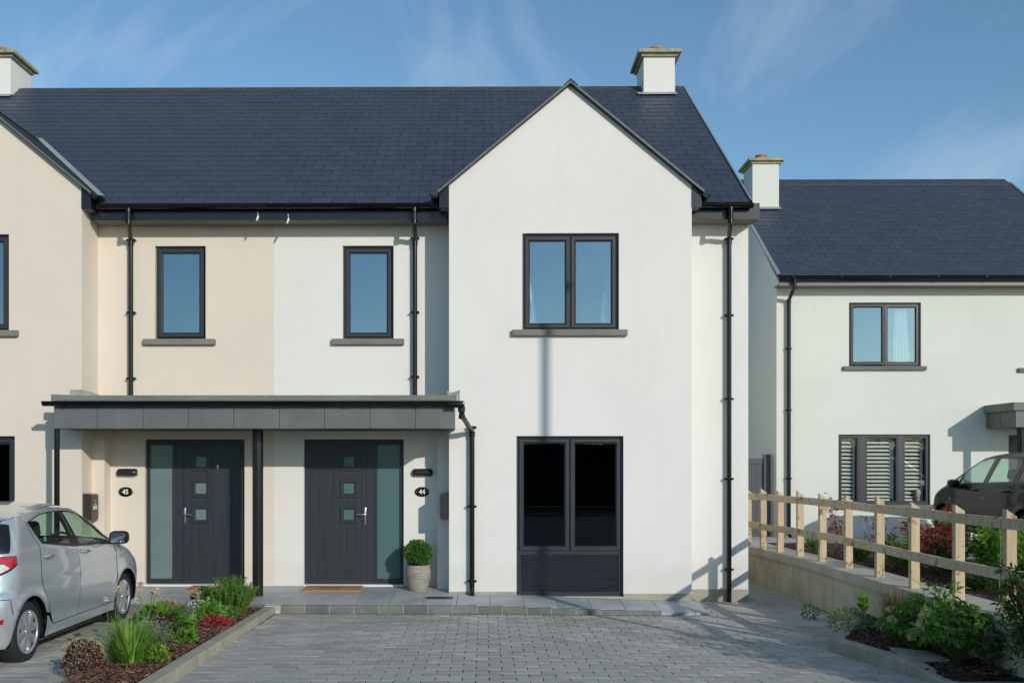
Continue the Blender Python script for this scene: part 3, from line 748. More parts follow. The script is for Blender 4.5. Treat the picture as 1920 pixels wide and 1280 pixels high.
H44, B44, D44 = build_house(False, sx(1000, 16), 'white rendered half of the pair with number 44 door and slate roof', 'white', 1)
H45, B45, D45 = build_house(True, sx(150, 16), 'cream rendered half of the pair with number 45 door and slate roof', 'cream', 2)
def Bn(mb, name, mat, parent, smooth=False): return mb.build(name, mat, parent, smooth=smooth)
chimney(Bn, H44, sx(1207, 17.82), sx(1265.5, 17.82), 17.82, 18.62, 8.55, sz(1236, 107, 17.82))
chimney(Bn, H45, sx(-38, 17.82), sx(20, 17.82), 17.82, 18.62, 8.55, sz(0, 108, 17.82), wallm='white')

for hh, px_, py_ in ((H44, 541, 411), (H45, 484, 406)):
    m = MB(); m.tube([(sx(px_, 13.66), 13.66, sz(px_, py_, 13.66)), (sx(px_-3, 13.62), 13.62, sz(px_-3, py_+8, 13.62))], [.017, .010], 8); m.tube([(sx(px_-1, 13.672), 13.672, sz(px_, py_-10, 13.672)), (sx(px_, 13.672), 13.672, sz(px_, py_, 13.672))], .005, 6)
    m.build('cable_end', M['whitepaint'], hh)
# ------------------------------------------------------------------ doors
def front_door(house, flip, frost):
    def X(p): return 2*XP - sx(p, YR+.08) if flip else sx(p, YR+.08)
    def Bm(mb, name, mat, parent, smooth=False):
        if flip: mb.v = [(2*XP-x, y, z) for x, y, z in mb.v]
        return mb.build(name, mat, parent, smooth=smooth)
    x = lambda p: sx(p, YR+.08); z = lambda p: sz(660, p, YR+.08)
    x0, x1, z0, z1 = D44['dr']; z0 = .022
    Y = YR+.06; lx0, lx1 = x(577), x(687.5); mu = x(703)
    f = MB(); frame_ring(f, x0+.002, x1-.002, z0, z1-.002, .05, Y, Y+.08, .008); f.box(lx1+.003, mu+.02, Y+.002, Y+.075, z0+.05, z1-.05)
    gx0, gx1, gz0, gz1 = x(708), x(750), z(1084), z(834)
    fo = Bm(f, 'door_frame', M['frame'], house)
    s = MB(); s.cbox(mu+.0, gx0, Y-.012, Y+.04, z0+.045, z1-.045, .004); s.cbox(gx1, x1-.04, Y-.012, Y+.04, z0+.045, z1-.045, .004); s.cbox(gx0, gx1, Y-.012, Y+.04, z0+.045, gz0, .004); s.cbox(gx0, gx1, Y-.012, Y+.04, gz1, z1-.045, .004)
    Bm(s, 'sidelight_frame', M['frame'], fo)
    p = MB(); p.box(gx0, gx1, Y+.008, Y+.02, gz0, gz1); Bm(p, 'sidelight_glass', M[frost], fo)
    # leaf with grooves
    sq = [(x(644), x(666), z(b), z(a)) for a, b in ((855, 876.5), (904, 926), (953, 975))]
    m = MB(); wall_front(m, lx0, lx1, z0+.012, z1-.05, Y+.004, sq, .03)
    m.box(lx0, lx1, Y+.034, Y+.05, z0+.012, z1-.05); m.box(lx0, lx0+.001, Y+.004, Y+.04, z0+.012, z1-.05); m.box(lx1-.001, lx1, Y+.004, Y+.04, z0+.012, z1-.05)
    leaf = Bm(m, 'front_door', M['door'], house)
    for a in (lx0, lx1, x(657)):
        m = MB(); 
    for a, b, c, d in sq:
        m = MB(); frame_ring(m, a-.042, b+.042, c-.042, d+.042, .05, Y-.012, Y+.01, .016); Bm(m, 'pane_moulding', M['frame'], leaf)
        m = MB(); m.box(a, b, Y+.014, Y+.024, c, d); Bm(m, 'door_pane', M[frost], leaf)
    m = MB(); m.cbox(lx0+.01, lx1-.01, Y-.006, Y+.01, z0+.014, z0+.07, .003); Bm(m, 'weather_bar', M['frame'], leaf)
    m = MB(); hx, hz = x(685), z(963.6)
    m.cbox(hx-.014, hx+.014, Y-.008, Y+.005, z(983), z(951), .004); m.tube([(hx, Y, hz), (hx, Y-.045, hz), (hx-.03, Y-.052, hz-.001), (hx-.125, Y-.05, hz-.006)], .010, 10)
    m.tube([(hx, Y-.004, z(976)), (hx, Y-.014, z(976))], .009, 10)
    Bm(m, 'door_handle', M['chrome'], leaf, smooth='auto')
    if flip:
        m = MB(); kx, kz = sx(408, YR+.05), z(874); kx = 2*XP-kx
        m.lathe([(0, Y-.012), (.012, Y-.010), (.018, Y-.002), (.018, Y+.006)], (kx, 0, kz), 'y', 16)
        m.v = [(a, b, kz+(c-kz)*2.1) for a, b, c in m.v]; Bm(m, 'knocker_plate', M['chrome'], leaf, smooth='auto')
    return fo
m_, nt, b_ = _mat('grained_door'); b_.inputs['Roughness'].default_value = .42
nt.links.new(ramp(nt, noise(nt, 30, 4, .6, stretch=(1, 1, .05)), [(.3, (.020, .025, .031)), (.7, (.034, .040, .047))]), b_.inputs['Base Color'])
wv = _n(nt, 'ShaderNodeTexWave', wave_type='BANDS', bands_direction='X'); wv.inputs['Scale'].default_value = 2.9; wv.inputs['Distortion'].default_value = 0
co = nt.nodes.new('ShaderNodeTexCoord'); nt.links.new(co.outputs['Object'], wv.inputs['Vector'])
gr_ = ramp(nt, wv.outputs['Fac'], [(0.0, (0, 0, 0)), (0.03, (1, 1, 1))]); bump(nt, b_, gr_, .8, .006)
M['door'] = m_
front_door(H44, False, 'frost'); front_door(H45, True, 'frostpale')

# ------------------------------------------------------------------ shared porch canopy
can = thing('porch_canopy', (XP, 13.3, 0), 'long flat grey porch canopy on black posts over both front doors', 'canopy')
cx0, cx1 = sx(101, YC), sx(850, YC); zb, zt = sz(475, 803, YC), sz(475, 757, YC)
m = MB(); m.box(cx0+.02, cx1-.02, YC+.02, YR, zb+.012, zt+.06); m.box(cx0, cx1, YC+.012, YR, zb+.004, zb+.012)
Bn(m, 'canopy_core', M['zinc'], can)
m = MB(); m.box(cx0+.03, cx1-.03, YC+.06, YG+.35, zb-.001, zb+.006); Bn(m, 'soffit_board', M['soffitdark'] if 'soffitdark' in M else simple('dark_soffit', (.07, .068, .06), .7), can)
js = [101, 182, 268, 353, 438, 523.5, 608.5, 693.5, 778.5, 850]
for a, b in zip(js[:-1], js[1:]):
    m = MB(); m.cbox(sx(a, YC)+.003, sx(b, YC)-.003, YC, YC+.014, zb, zt, .003); Bn(m, 'fascia_panel', M['zinc'], can)
for xx, sg in ((cx0, -1), (cx1, 1)):
    m = MB(); m.cbox(xx-.006, xx+.006, YC+.016, YG-.003, zb, zt+.05, .002); Bn(m, 'side_panel', M['zinc'], can)
# weathered roof upstand
m = MB(); m.cbox(sx(123.5, 12.93), sx(856, 12.93), 12.93, 12.97, zt-.02, sz(475, 740.5, 12.93), .006)
m.box(sx(123.5, 12.93), cx1, 12.97, YR, zt+.06, zt+.09)
m.prism([(sx(96, 12.93), sz(475,752,12.93)), (sx(123.5, 12.93)+.04, sz(475,752,12.93)), (sx(123.5, 12.93)+.04, sz(475, 740, 12.93)), (sx(96, 12.93), sz(475, 738.5, 12.93))], 'y', 12.925, 12.965)
Bn(m, 'roof_upstand', M['zinctop'], can)
m = MB(); rn = random.Random(4)
def crumple(m, pts, y0, y1):
    n = len(pts)
    for i in range(n-1):
        a, b = pts[i], pts[i+1]
        m.quad((a[0], y0, a[1]), (b[0], y0, b[1]), (b[0], y1, b[2]), (a[0], y1, a[2]))
z_ = lambda p: sz(850, p, 13.2)
crumple(m, [(sx(838, 13.2), z_(731), z_(745)), (sx(846, 13.2), z_(735), z_(744)), (sx(853, 13.2), z_(733), z_(742)), (sx(862, 13.2), z_(729.5), z_(739))], 13.3, 13.15)
crumple(m, [(sx(842, 13.2), z_(742), z_(750)), (sx(850, 13.2), z_(740), z_(750)), (sx(857, 13.2), z_(738), z_(751))], 13.14, 13.0)
m.cbox(sx(857.5, 13), sx(861, 13), 12.98, 13.4, sz(858, 753, 13), sz(858, 739, 13), .002)
Bn(m, 'corner_lead', M['lead'], can)
m = MB(); z_ = lambda p: sz(150, p, 13.2)
m.quad((sx(131, 13.2), 13.2, z_(730.5)), (sx(152, 13.2), 13.2, z_(731)), (sx(152, 13.2), 13.2, z_(742)), (sx(131, 13.2), 13.2, z_(742)))
m.quad((sx(152, 13.2), 13.2, z_(729.5)), (sx(185, 13.2), 13.2, z_(738.5)), (sx(185, 13.2), 13.2, z_(742)), (sx(152, 13.2), 13.2, z_(742)))
m.quad((sx(131, 13.2), 13.2, z_(730.5)), (sx(152, 13.2), 13.2, z_(731)), (sx(158, 13.4), 13.4, z_(728)), (sx(136, 13.4), 13.4, z_(728)))
Bn(m, 'corner_lead', M['greenlead'], can)
zg = sz(475, 752.5, 12.75)
gx0, gx1 = sx(80, 12.75), sx(870, 12.75)
def Bp(mb, name, mat, parent, smooth=False): return mb.build(name, mat, parent, smooth=smooth)
gutter_part(Bp, can, gx0, gx1, 12.765, zg, .060, gap=.93)
m = MB(); m.cbox(sx(840, 12.75), sx(871, 12.75), 12.70, 12.832, zg-.085, zg+.004, .02); m.tube([(sx(865, 12.765), 12.765, zg-.06), (sx(865, 12.765), 12.765, zg-.14)], .045, 16)
Bn(m, 'gutter_outlet', M['black'], can, smooth='auto')
downpipe(Bp, can, sx(866, 12.765), 12.765, zg-.09, YG, plat_z(-.15, 13.4)+.0, zbend=zg-.19, r=.036, shoe=True, brk=(sz(885, 801, 13.4), sz(885, 949, 13.4), sz(885, 1089, 13.4)), xb=sx(885, 13.4))
m = MB(); m.tube([(sx(105.5, 12.9), 12.92, zb), (sx(105.5, 12.9), 12.92, -.09)], .036, 14); Bn(m, 'thin_post', M['black'], can, smooth='auto')
m = MB(); m.tube([(sx(483.5, 13.3), 13.3, zb), (sx(483.5, 13.3), 13.3, plat_z(-3, 13.3)+.002)], .0735, 24); Bn(m, 'round_post', simple('gloss_black_post', (.012, .012, .013), .22, bs=.6, bscale=55), can, smooth='auto')

# ------------------------------------------------------------------ wall lights, number plaques, letterboxes
def wall_light(px, label):
    Y = YR; x = sx(px, Y-.05); z = sz(px, 885.5, Y-.05)
    t = thing('wall_light', (x, Y, z), label, 'wall light', 'bulkhead wall lights')
    m = MB(); n = 14; hw, hh = .146, .062
    prof = []
    for k in range(n+1):
        a = math.pi*k/n; prof.append((-math.sin(a)*.085, math.cos(a)*hh))
    cols = [(-hw, .55), (-hw+.012, .80), (-hw+.04, .97), (0, 1.0), (hw-.04, .97), (hw-.012, .80), (hw, .55)]
    for (xa, sa), (xb, sb) in zip(cols[:-1], cols[1:]):
        for p, q in zip(prof[:-1], prof[1:]):
            m.quad((x+xa, Y+p[0]*sa-.004, z+p[1]*sa), (x+xb, Y+p[0]*sb-.004, z+p[1]*sb), (x+xb, Y+q[0]*sb-.004, z+q[1]*sb), (x+xa, Y+q[0]*sa-.004, z+q[1]*sa))
    for xa, sa in (cols[0], cols[-1]): m.quad(*[(x+xa, Y+p[0]*sa-.004, z+p[1]*sa) for p in prof])
    Bn(m, 'lamp_housing', M['black2'], t, smooth='auto')
    m = MB(); m.cbox(x-.11, x+.11, Y-.03, Y, z+.052, z+.064, .003); m.cbox(x-.11, x+.11, Y-.03, Y, z-.064, z-.052, .003); Bn(m, 'lens', M['whitepaint'], t)
M['black2'] = simple('satin_black', (.022, .022, .022), .38)
wall_light(237, 'black bulkhead wall light on the cream wall above plaque 45')
wall_light(792, 'black bulkhead wall light on the white wall above plaque 44')
def plaque(px, txt, label):
    Y = YR; x = sx(px, Y); z = sz(px, 921.5, Y)
    t = thing('number_plaque', (x, Y, z), label, 'house number')
    m = MB(); n = 32
    def ring(k, y): return [(x+math.cos(2*math.pi*i/n)*.105*k, y, z+math.sin(2*math.pi*i/n)*.070*k) for i in range(n)]
    a, b, c = ring(1, Y-.001), ring(1, Y-.012), ring(.93, Y-.016)
    for p, q in ((a, b), (b, c)):
        for i in range(n): m.quad(p[i], p[(i+1) % n], q[(i+1) % n], q[i])
    m.quad(*c); Bn(m, 'oval_plate', simple('black_enamel', (.006, .006, .006), .15), t, smooth='auto')
    text_mesh('number', txt, .098, x, Y-.0185, z-.002, M['whitepaint'], t, bold=.0026, xs=.92)
    m = MB()
    for sg in (-1, 1): m.lathe([(0, Y-.021), (.006, Y-.019), (.007, Y-.015)], (x+sg*.082, 0, z), 'y', 12)
    Bn(m, 'screw', M['chrome'], t, smooth='auto')
plaque(236, '45', 'black oval number plaque reading 45 on the cream wall')
plaque(791.5, '44', 'black oval number plaque reading 44 on the white wall')
# letterboxes hang on the inner faces of the two gables
def letterbox(xw, sg, px, y0p, y1p, label, brown):
    Y0 = 13.50; x1 = xw + sg*.115; za, zb_ = sz(px, y1p, Y0), sz(px, y0p, Y0)
    t = thing('letterbox', (xw, 13.6, za), label, 'letterbox')
    m = MB(); m.prism([(xw, za+.03), (xw+sg*.03, za), (x1, za), (x1, zb_), (xw, zb_+.015)], 'y', Y0, Y0+.26)
    Bn(m, 'box_body', simple('letterbox_metal', brown, .35), t)
    m = MB(); m.cbox(x1, x1+sg*.008, Y0+.01, Y0+.25, za+.02, zb_-.02, .003); Bn(m, 'box_door', simple('letterbox_front', tuple(c*1.3 for c in brown), .4), t)
    if sg > 0:
        m = MB(); m.lathe([(0, .009), (.011, .008), (.012, 0)], (x1+.008, Y0+.13, zb_-.09), 'x', 12); Bn(m, 'lock', M['chrome'], t, smooth='auto')
        m = MB(); m.box(x1+.0085, x1+.010, Y0+.06, Y0+.20, zb_-.21, zb_-.155); Bn(m, 'paper_label', simple('cream_paper', (.62, .60, .50), .8), t)
        m = MB(); m.box(x1+.0085, x1+.010, Y0+.11, Y0+.16, zb_-.145, zb_-.12); Bn(m, 'paper_label', simple('buff_paper', (.42, .40, .28), .8), t)
letterbox(2*XP-GX0, 1, 163, 927, 975, 'brown metal letterbox with paper label beside the silver car', (.045, .038, .032))
letterbox(GX0, -1, 834, 925, 974, 'dark letterbox on the inner side of the white gable above the box ball', (.03, .028, .03))
# doormats and gully grate
def mat_(px0, px1, py, label):
    x0, x1 = sx(px0, 13.75), sx(px1, 13.75)
    t = thing('doormat', ((x0+x1)/2, 13.8, 0), label, 'doormat')
    def z(y): return plat_z(-2, y)
    m = MB(); m.raw([(x0, 13.60, z(13.60)+.002), (x1, 13.60, z(13.6)+.002), (x1, 13.98, z(13.98)+.002), (x0, 13.98, z(13.98)+.002), (x0+.004, 13.604, z(13.60)+.020), (x1-.004, 13.604, z(13.6)+.020), (x1-.004, 13.976, z(13.98)+.020), (x0+.004, 13.976, z(13.98)+.020)],
          [(4,5,6,7),(0,1,5,4),(1,2,6,5),(2,3,7,6),(3,0,4,7)])
    Bn(m, 'mat_pile', M['mat'], t)
    m = MB(); a, b = x0+(x1-x0)*.27, x0+(x1-x0)*.62; zz = .0212
    for i in range(7):
        u0, u1 = a+(b-a)*i/7, a+(b-a)*(i+.7)/7; m.quad((u0, 13.72, z(13.72)+zz), (u1, 13.72, z(13.72)+zz), (u1, 13.86, z(13.86)+zz), (u0, 13.86, z(13.86)+zz))
    Bn(m, 'printed_motif', M['matgrey'], t)
mat_(569, 677, 1100, 'orange brown coir doormat in front of the number 44 door')
mat_(352, 465, 1102, 'coir doormat in front of the number 45 door behind the shrubs')
gy = 13.16; x0, x1 = sx(800, gy), sx(848, gy)
t = thing('drain_grate', ((x0+x1)/2, gy, 0), 'black slotted drain grate set in the paving beside the downpipe', 'drain grate')
zf = lambda y, x=-.4: plat_z(x, y)+.004
m = MB()
for i in range(13):
    u = x0+.01+(x1-x0-.02)*i/12; m.raw([(u-.006, gy-.07, zf(gy-.07)), (u+.006, gy-.07, zf(gy-.07)), (u+.006, gy+.07, zf(gy+.07)), (u-.006, gy+.07, zf(gy+.07))], [(0,1,2,3)])
for yy in (gy-.07, gy, gy+.07): m.quad((x0, yy-.007, zf(yy-.007)+.0008), (x1, yy-.007, zf(yy-.007)+.0008), (x1, yy+.007, zf(yy+.007)+.0008), (x0, yy+.007, zf(yy+.007)+.0008))
Bn(m, 'grille', simple('worn_steel', (.09, .09, .09), .5), t)
m = MB(); m.quad((x0-.01, gy-.08, zf(gy-.08)-.002), (x1+.01, gy-.08, zf(gy-.08)-.002), (x1+.01, gy+.08, zf(gy+.08)-.002), (x0-.01, gy+.08, zf(gy+.08)-.002)); Bn(m, 'sump', M['gasket'], t)
# curtains in the gable window
t_ = MB(); Y = YG+.16; x0, x1, z0, z1 = D44['up']
def cloth(mb, pts, y, amp=.012, n=24):
    """pts: (z, xa, xb) rows"""
    for (za, a0, a1), (zb2, b0, b1) in zip(pts[:-1], pts[1:]):
        for i in range(n):
            f0, f1 = i/n, (i+1)/n; w = lambda f: y+amp*math.sin(f*n*1.25)
            mb.quad((a0+(a1-a0)*f0, w(f0), za), (a0+(a1-a0)*f1, w(f1), za), (b0+(b1-b0)*f1, w(f1), zb2), (b0+(b1-b0)*f0, w(f0), zb2))
cloth(t_, [(z1-.02, x0-.05, x0+.02), (z0+.95, x0-.05, x0+.085), (z0+.05, x0-.05, x0+.225)], Y)
tag(t_.build('curtain', M['curtain'], loc=(x0, Y, z0)), 'white patterned net curtain drawn left in the gable window of number 44', 'curtain')
t_ = MB(); cloth(t_, [(z1-.02, x1-.06, x1+.05), (z0+.5, x1-.20, x1+.05), (z0+.05, x1-.24, x1+.05)], Y)
tag(t_.build('curtain', simple('blue_grey_net', (.22, .27, .29), .9), loc=(x1, Y, z0)), 'sheer curtain at the right side of the gable window of number 44', 'curtain')
# ------------------------------------------------------------------ neighbouring house on the higher plot
YN = 20.7; NX0 = sx(1456, YN); NX1 = 15.5
HN = thing('detached_house', (9.5, 24, 0), 'pale green white house behind the timber fence with shuttered ground floor window', 'house')
nu = rect(1592, 1727, 567, 687, YN); nl = rect(1572, 1744.5, 814, 946, YN)
nd = rect(1891, 1990, 815, 1015, YN)
m = MB(); wall_front(m, NX0, NX1, -.1, 5.55, YN, [nu, nl, nd], .13)
m.quad((NX0, YN, -.3), (NX0, 28, -.3), (NX0, 28, 5.5), (NX0, YN, 5.5)); YEN, ZEN = 20.25, 5.67; YRN = 24.48; ZRN = ZEN+(YRN-YEN)*math.tan(PIT)
m.quad((NX0, YEN+.15, 5.5), (NX0, 2*YRN-YEN, 5.5), (NX0, YRN, ZRN-.1)); m.quad((NX1, YN, -.3), (NX1, 28, -.3), (NX1, 28, 5.5), (NX1, YN, 5.5))
Bn(m, 'wall', M['mint'], HN)
window(Bn, HN, nu, YN, 2, 'framebrown', 'pane', openk=0, openang=R(3.0))
# three light ground floor window with frames of unequal width
x0, x1, z0, z1 = nl
f = MB(); frame_ring(f, x0+.002, x1-.002, z0+.002, z1-.002, .05, YN+.05, YN+.12, .006)
cuts = [sx(p, YN) for p in (1611, 1624, 1684.5, 1695)]
f.box(cuts[0], cuts[1], YN+.03, YN+.115, z0+.05, z1-.05); f.box(cuts[2], cuts[3], YN+.03, YN+.115, z0+.05, z1-.05)
fo = Bn(f, 'window', M['frame'], HN)
for a, b in ((x0+.05, cuts[0]), (cuts[1], cuts[2]), (cuts[3], x1-.05)):
    s = MB(); frame_ring(s, a, b, z0+.05, z1-.05, .035, YN+.035, YN+.1, .01); Bn(s, 'sash', M['frame'], fo)
    p = MB(); p.quad((a+.03, YN+.07, z0+.08), (b-.03, YN+.07, z0+.08), (b-.03, YN+.07, z1-.08), (a+.03, YN+.07, z1-.08)); Bn(p, 'pane', M['clear'] if 'clear' in M else M.setdefault('clear', glass_mat('clear_glass', (.82, .86, .84), .03, (.8, .92, 1))), fo)
rooms(Bn, HN, [(*nu, YN), (*nl, YN)])
sill(Bn, HN, 0, 0, nu[2]+.004, YN, (sx(1582, YN-.06), sx(1738, YN-.06)), 'sillgrey', .085)
sill(Bn, HN, 0, 0, nl[2]+.004, YN, (sx(1566, YN-.06), sx(1752, YN-.06)), 'sillgrey', .085)
sill(Bn, HN, 0, 0, sz(1918, 690, YN), YN, (sx(1911, YN-.06), 13.0), 'sillgrey', .085)
# shutters with slats
for i, (a, b) in enumerate(((x0+.09, cuts[0]-.03), (cuts[1]+.03, cuts[2]-.03), (cuts[3]+.03, x1-.09))):
    lab = ('white slatted shutter in the left light of the neighbour house window', 'white slatted shutter in the wide middle light of the neighbour house window', 'white slatted shutter in the right light behind the vase')[i]
    bl = thing('window_shutter', ((a+b)/2, YN+.2, z0), lab, 'shutter', 'plantation shutters')
    m = MB(); w = .035
    m.box(a, a+w, YN+.17, YN+.20, z0+.05, z1-.05); m.box(b-w-(.05 if i == 1 else 0), b, YN+.17, YN+.20, z0+.05, z1-.05); m.box(a+w, b-w, YN+.17, YN+.20, z0+.05, z0+.12); m.box(a+w, b-w, YN+.17, YN+.20, z1-.12, z1-.05)
    Bn(m, 'shutter_frame', M['blind'], bl)
    n = 15; h = (z1-z0-.26)/n; m = MB()
    m.raw([(a+w+.002, -.024, -.022), (b-w-.002, -.024, -.022), (b-w-.002, .024, .022), (a+w+.002, .024, .022), (a+w+.002, -.020, -.027), (b-w-.002, -.020, -.027), (b-w-.002, .028, .017), (a+w+.002, .028, .017)], [(0,1,2,3),(4,5,6,7),(0,1,5,4),(3,2,6,7)])
    me = mesh_of(m, 'slat', M['blind'])
    for k in range(n): piece('slat', me, bl, (0, YN+.185, z0+.13+h*(k+.5)))
t = thing('vase', (sx(1720, YN+.12), YN+.12, z0+.05), 'small patterned vase standing inside the neighbour house window', 'vase')
m = MB(); c0 = (sx(1720, YN+.12), YN+.12, z0+.045); m.lathe([(.0, 0), (.05, 0), (.055, .03), (.045, .10), (.07, .20), (.06, .27), (.045, .28)], c0, n=18); Bn(m, 'vase_body', stone_mat('patterned_glaze', [(.40, .38, .30)], .4, 35, 20, (.1, .1, .08), .8), t, smooth='auto')
# curtains upstairs
t_ = MB(); a, b, c, d = nu
cloth(t_, [(d, a, a+.06), (c+.6, a, a+.13), (c, a, a+.19)], YN+.17)
tag(t_.build('curtain', M['curtain'], loc=(a, YN, c)), 'white curtain at the left of the neighbour house upstairs window', 'curtain')
t_ = MB(); cloth(t_, [(d, b-.46, b-.25), (c+.6, b-.52, b-.2), (c, b-.50, b-.15)], YN+.17)
tag(t_.build('curtain', simple('sheer_curtain', (.50, .55, .55), .9), loc=(b, YN, c)), 'sheer white curtain inside the right light of the neighbour house upstairs window', 'curtain')
# roof
deck = MB(); XR0, XR1 = NX0-.08, sx(1894, YRN); c, s = math.cos(PIT), math.sin(PIT)
deck.quad((XR0, YEN+.02, ZEN-.012), (XR1, YEN+.02, ZEN-.012), (XR1, YRN, ZRN-.024), (XR0, YRN, ZRN-.024))
deck.quad((XR0, 2*YRN-YEN, ZEN), (XR1, 2*YRN-YEN, ZEN), (XR1, YRN, ZRN-.02), (XR0, YRN, ZRN-.02))
rf = Bn(deck, 'roof', M['slate2'] if 'slate2' in M else slate_mat('fibre_slate_grey', (.043, .049, .059)), HN)
slates(False, rf, XR0+.02, XR1-.01, YEN, ZEN, PIT, (YRN-YEN)/c, XR0+.02, None, 300, 31)
ridge_tiles(rf, XR0, XR1, YRN, ZRN, PIT)
for xx, mt in ((XR0, 'vergelight'), (XR1, 'verge')):
    m = MB(); 
    for ya, yb in ((YEN-.02, YRN), (2*YRN-YEN, YRN)):
        m.quad((xx-.03, ya, ZEN+.035), (xx+.03, ya, ZEN+.035), (xx+.03, yb, ZRN+.035), (xx-.03, yb, ZRN+.035))
        m.quad((xx-.03, ya, ZEN+.035), (xx-.03, ya, ZEN-.03), (xx-.03, yb, ZRN-.03), (xx-.03, yb, ZRN+.035))
    Bn(m, 'verge_trim', M[mt], rf)
m = MB(); m.box(XR0+.02, NX1, 20.33, 20.35, sz(1700, 535, 20.33), ZEN-.01); Bn(m, 'fascia', simple('grey_fascia', (.10, .105, .11), .4), HN)
m = MB(); m.box(XR0+.02, NX1, 20.35, YN, sz(1700, 534, 20.33), sz(1700, 532, 20.33)); Bn(m, 'soffit', M['soffit'], HN)
gutter_part(Bn, HN, XR0-.02, NX1, 20.26, ZEN-.03, .065)
downpipe(Bn, HN, sx(1479, YN-.06), 20.26, ZEN-.08, YN, .22, shoe=True, brk=(4.2, 2.9, 1.45), r=.040)
chimney(Bn, HN, sx(1411, 23.16), sx(1460.5, 23.16), 23.16, 23.95, 7.85, sz(1435, 307, 23.16), wallm='mint')
# neighbour's porch canopy
nc = thing('porch_canopy', (11.5, 20, 0), 'grey porch canopy over the neighbour house door behind the black car', 'canopy')
ax, bx = sx(1850, YN), 14.0; Yf = 19.58; zb = sz(1907, 800, Yf); zt = sz(1907, 769.5, Yf)
m = MB(); m.box(ax, bx, Yf, YN, zb, zt); Bn(m, 'canopy_core', M['zinc'], nc)
m = MB(); m.cbox(ax-.004, bx, Yf-.014, Yf-.002, zb-.005, zt, .003); Bn(m, 'fascia_panel', M['zinc'], nc)
for ya, yb in ((Yf, 20.12), (20.13, YN-.01)):
    m = MB(); m.cbox(ax-.014, ax-.002, ya, yb, zb-.005, zt, .003); Bn(m, 'side_panel', M['zinc'], nc)
m = MB(); m.cbox(ax-.07, bx, Yf-.06, YN-.02, zt+.004, sz(1907, 754, Yf), .006); Bn(m, 'roof_upstand', M['zinctop'], nc)
m = MB(); m.tube([(sx(1916, 19.7), 19.75, zb), (sx(1916, 19.7), 19.75, .2)], .07, 20); Bn(m, 'round_post', M['black'], nc, smooth='auto')
m = MB(); m.box(nd[0]+.03, nd[1]-.03, YN+.06, YN+.1, .2, nd[3]-.03); frame_ring(m, nd[0]+.001, nd[1]-.001, .19, nd[3]-.001, .05, YN+.03, YN+.11, .01)
dn = Bn(m, 'front_door', M['frame'], HN)
t = thing('wall_light', (sx(1911, YN-.3), YN, 2), 'small steel lamp beside the neighbour house door', 'wall light')
m = MB(); m.cbox(sx(1908.5, YN-.1), sx(1912.5, YN-.1), YN-.14, YN-.05, sz(1911, 828, YN), sz(1911, 821, YN), .01); Bn(m, 'lamp_housing', M['chrome'], t)
# side gate
gt = thing('side_gate', (5.9, 21, .1), 'dark grey boarded side gate between the two houses', 'gate')
ga, gb = 4.6, NX0-.05; YGt = 21.0; zt = sz(1430, 853, YGt); zb = .17
xx = ga; k = 0; me = None
m = MB(); m.cbox(-.048, .048, -.012, .012, 0, zt-.18-zb-.12, .006); me = mesh_of(m, 'gate_board', M['gate'])
while xx < gb-.2: piece('gate_board', me, gt, (xx+.05, YGt, zb+.12)); xx += .105
for za_, zb_ in ((zt-.19, zt-.07), (zb, zb+.12)): m = MB(); m.cbox(ga, gb-.14, YGt-.03, YGt-.013, za_, zb_, .006); Bn(m, 'gate_rail', M['gate'], gt)
m = MB(); m.cbox(gb-.15, gb, YGt-.06, YGt+.04, zb, zt+.02, .006); Bn(m, 'gate_post', M['gate'], gt)

# ------------------------------------------------------------------ retaining wall with coping
WX = 4.585; WZ = .40
path = [(4.26, 17.6), (4.42, 15.8), (4.54, 14.4), (WX, 13.2), (WX, 7.0)]
rw = thing('retaining_wall', (4.7, 12, 0), 'low stained concrete retaining wall with wide coping below the fence', 'wall')
rnd = random.Random(2)
def strip(mb, path, o0, o1, z0, z1):
    P = [Vector((a, b, 0)) for a, b in path]; N = []
    for i in range(len(P)):
        d = (P[min(i+1, len(P)-1)] - P[max(i-1, 0)]).normalized(); N.append(Vector((-d.y, d.x, 0)) * (1 if -d.y*1 > 0 else -1) if False else Vector((abs(d.y), d.x if d.y < 0 else -d.x, 0)))
    for i in range(len(P)-1):
        a0, a1 = P[i]+N[i]*o0, P[i]+N[i]*o1; b0, b1 = P[i+1]+N[i+1]*o0, P[i+1]+N[i+1]*o1
        za0, za1 = (z0(P[i]) if callable(z0) else z0), z1; zb0 = (z0(P[i+1]) if callable(z0) else z0)
        mb.quad((*a0.xy, za0), (*b0.xy, zb0), (*b0.xy, z1), (*a0.xy, z1)); mb.quad((*a1.xy, za0), (*b1.xy, zb0), (*b1.xy, z1), (*a1.xy, z1))
        mb.quad((*a0.xy, z1), (*b0.xy, z1), (*b1.xy, z1), (*a1.xy, z1)); mb.quad((*a0.xy, za0), (*b0.xy, zb0), (*b1.xy, zb0), (*a1.xy, za0))
def dens(path, step):
    out = []
    for (a, b) in zip(path[:-1], path[1:]):
        L = math.dist(a, b); n = max(1, int(round(L/step)))
        for i in range(n): out.append((a[0]+(b[0]-a[0])*i/n, a[1]+(b[1]-a[1])*i/n))
    return out + [path[-1]]
dp_ = dens(path, .9)
m = MB(); strip(m, dp_, .03, .42, -.4, WZ-.115); Bn(m, 'wall_body', M['concrete'], rw)
for i in range(0, len(dp_)-1):                                        # coping stones cast end to end
    a, b = Vector(dp_[i]), Vector(dp_[i+1]); d = (b-a).normalized()*.002
    m = MB(); strip(m, [tuple(a+d), tuple(b-d)], 0, .50, WZ-.12, WZ + rnd.uniform(-.002, .002)); Bn(m, 'coping_stone', M['coping'], rw)
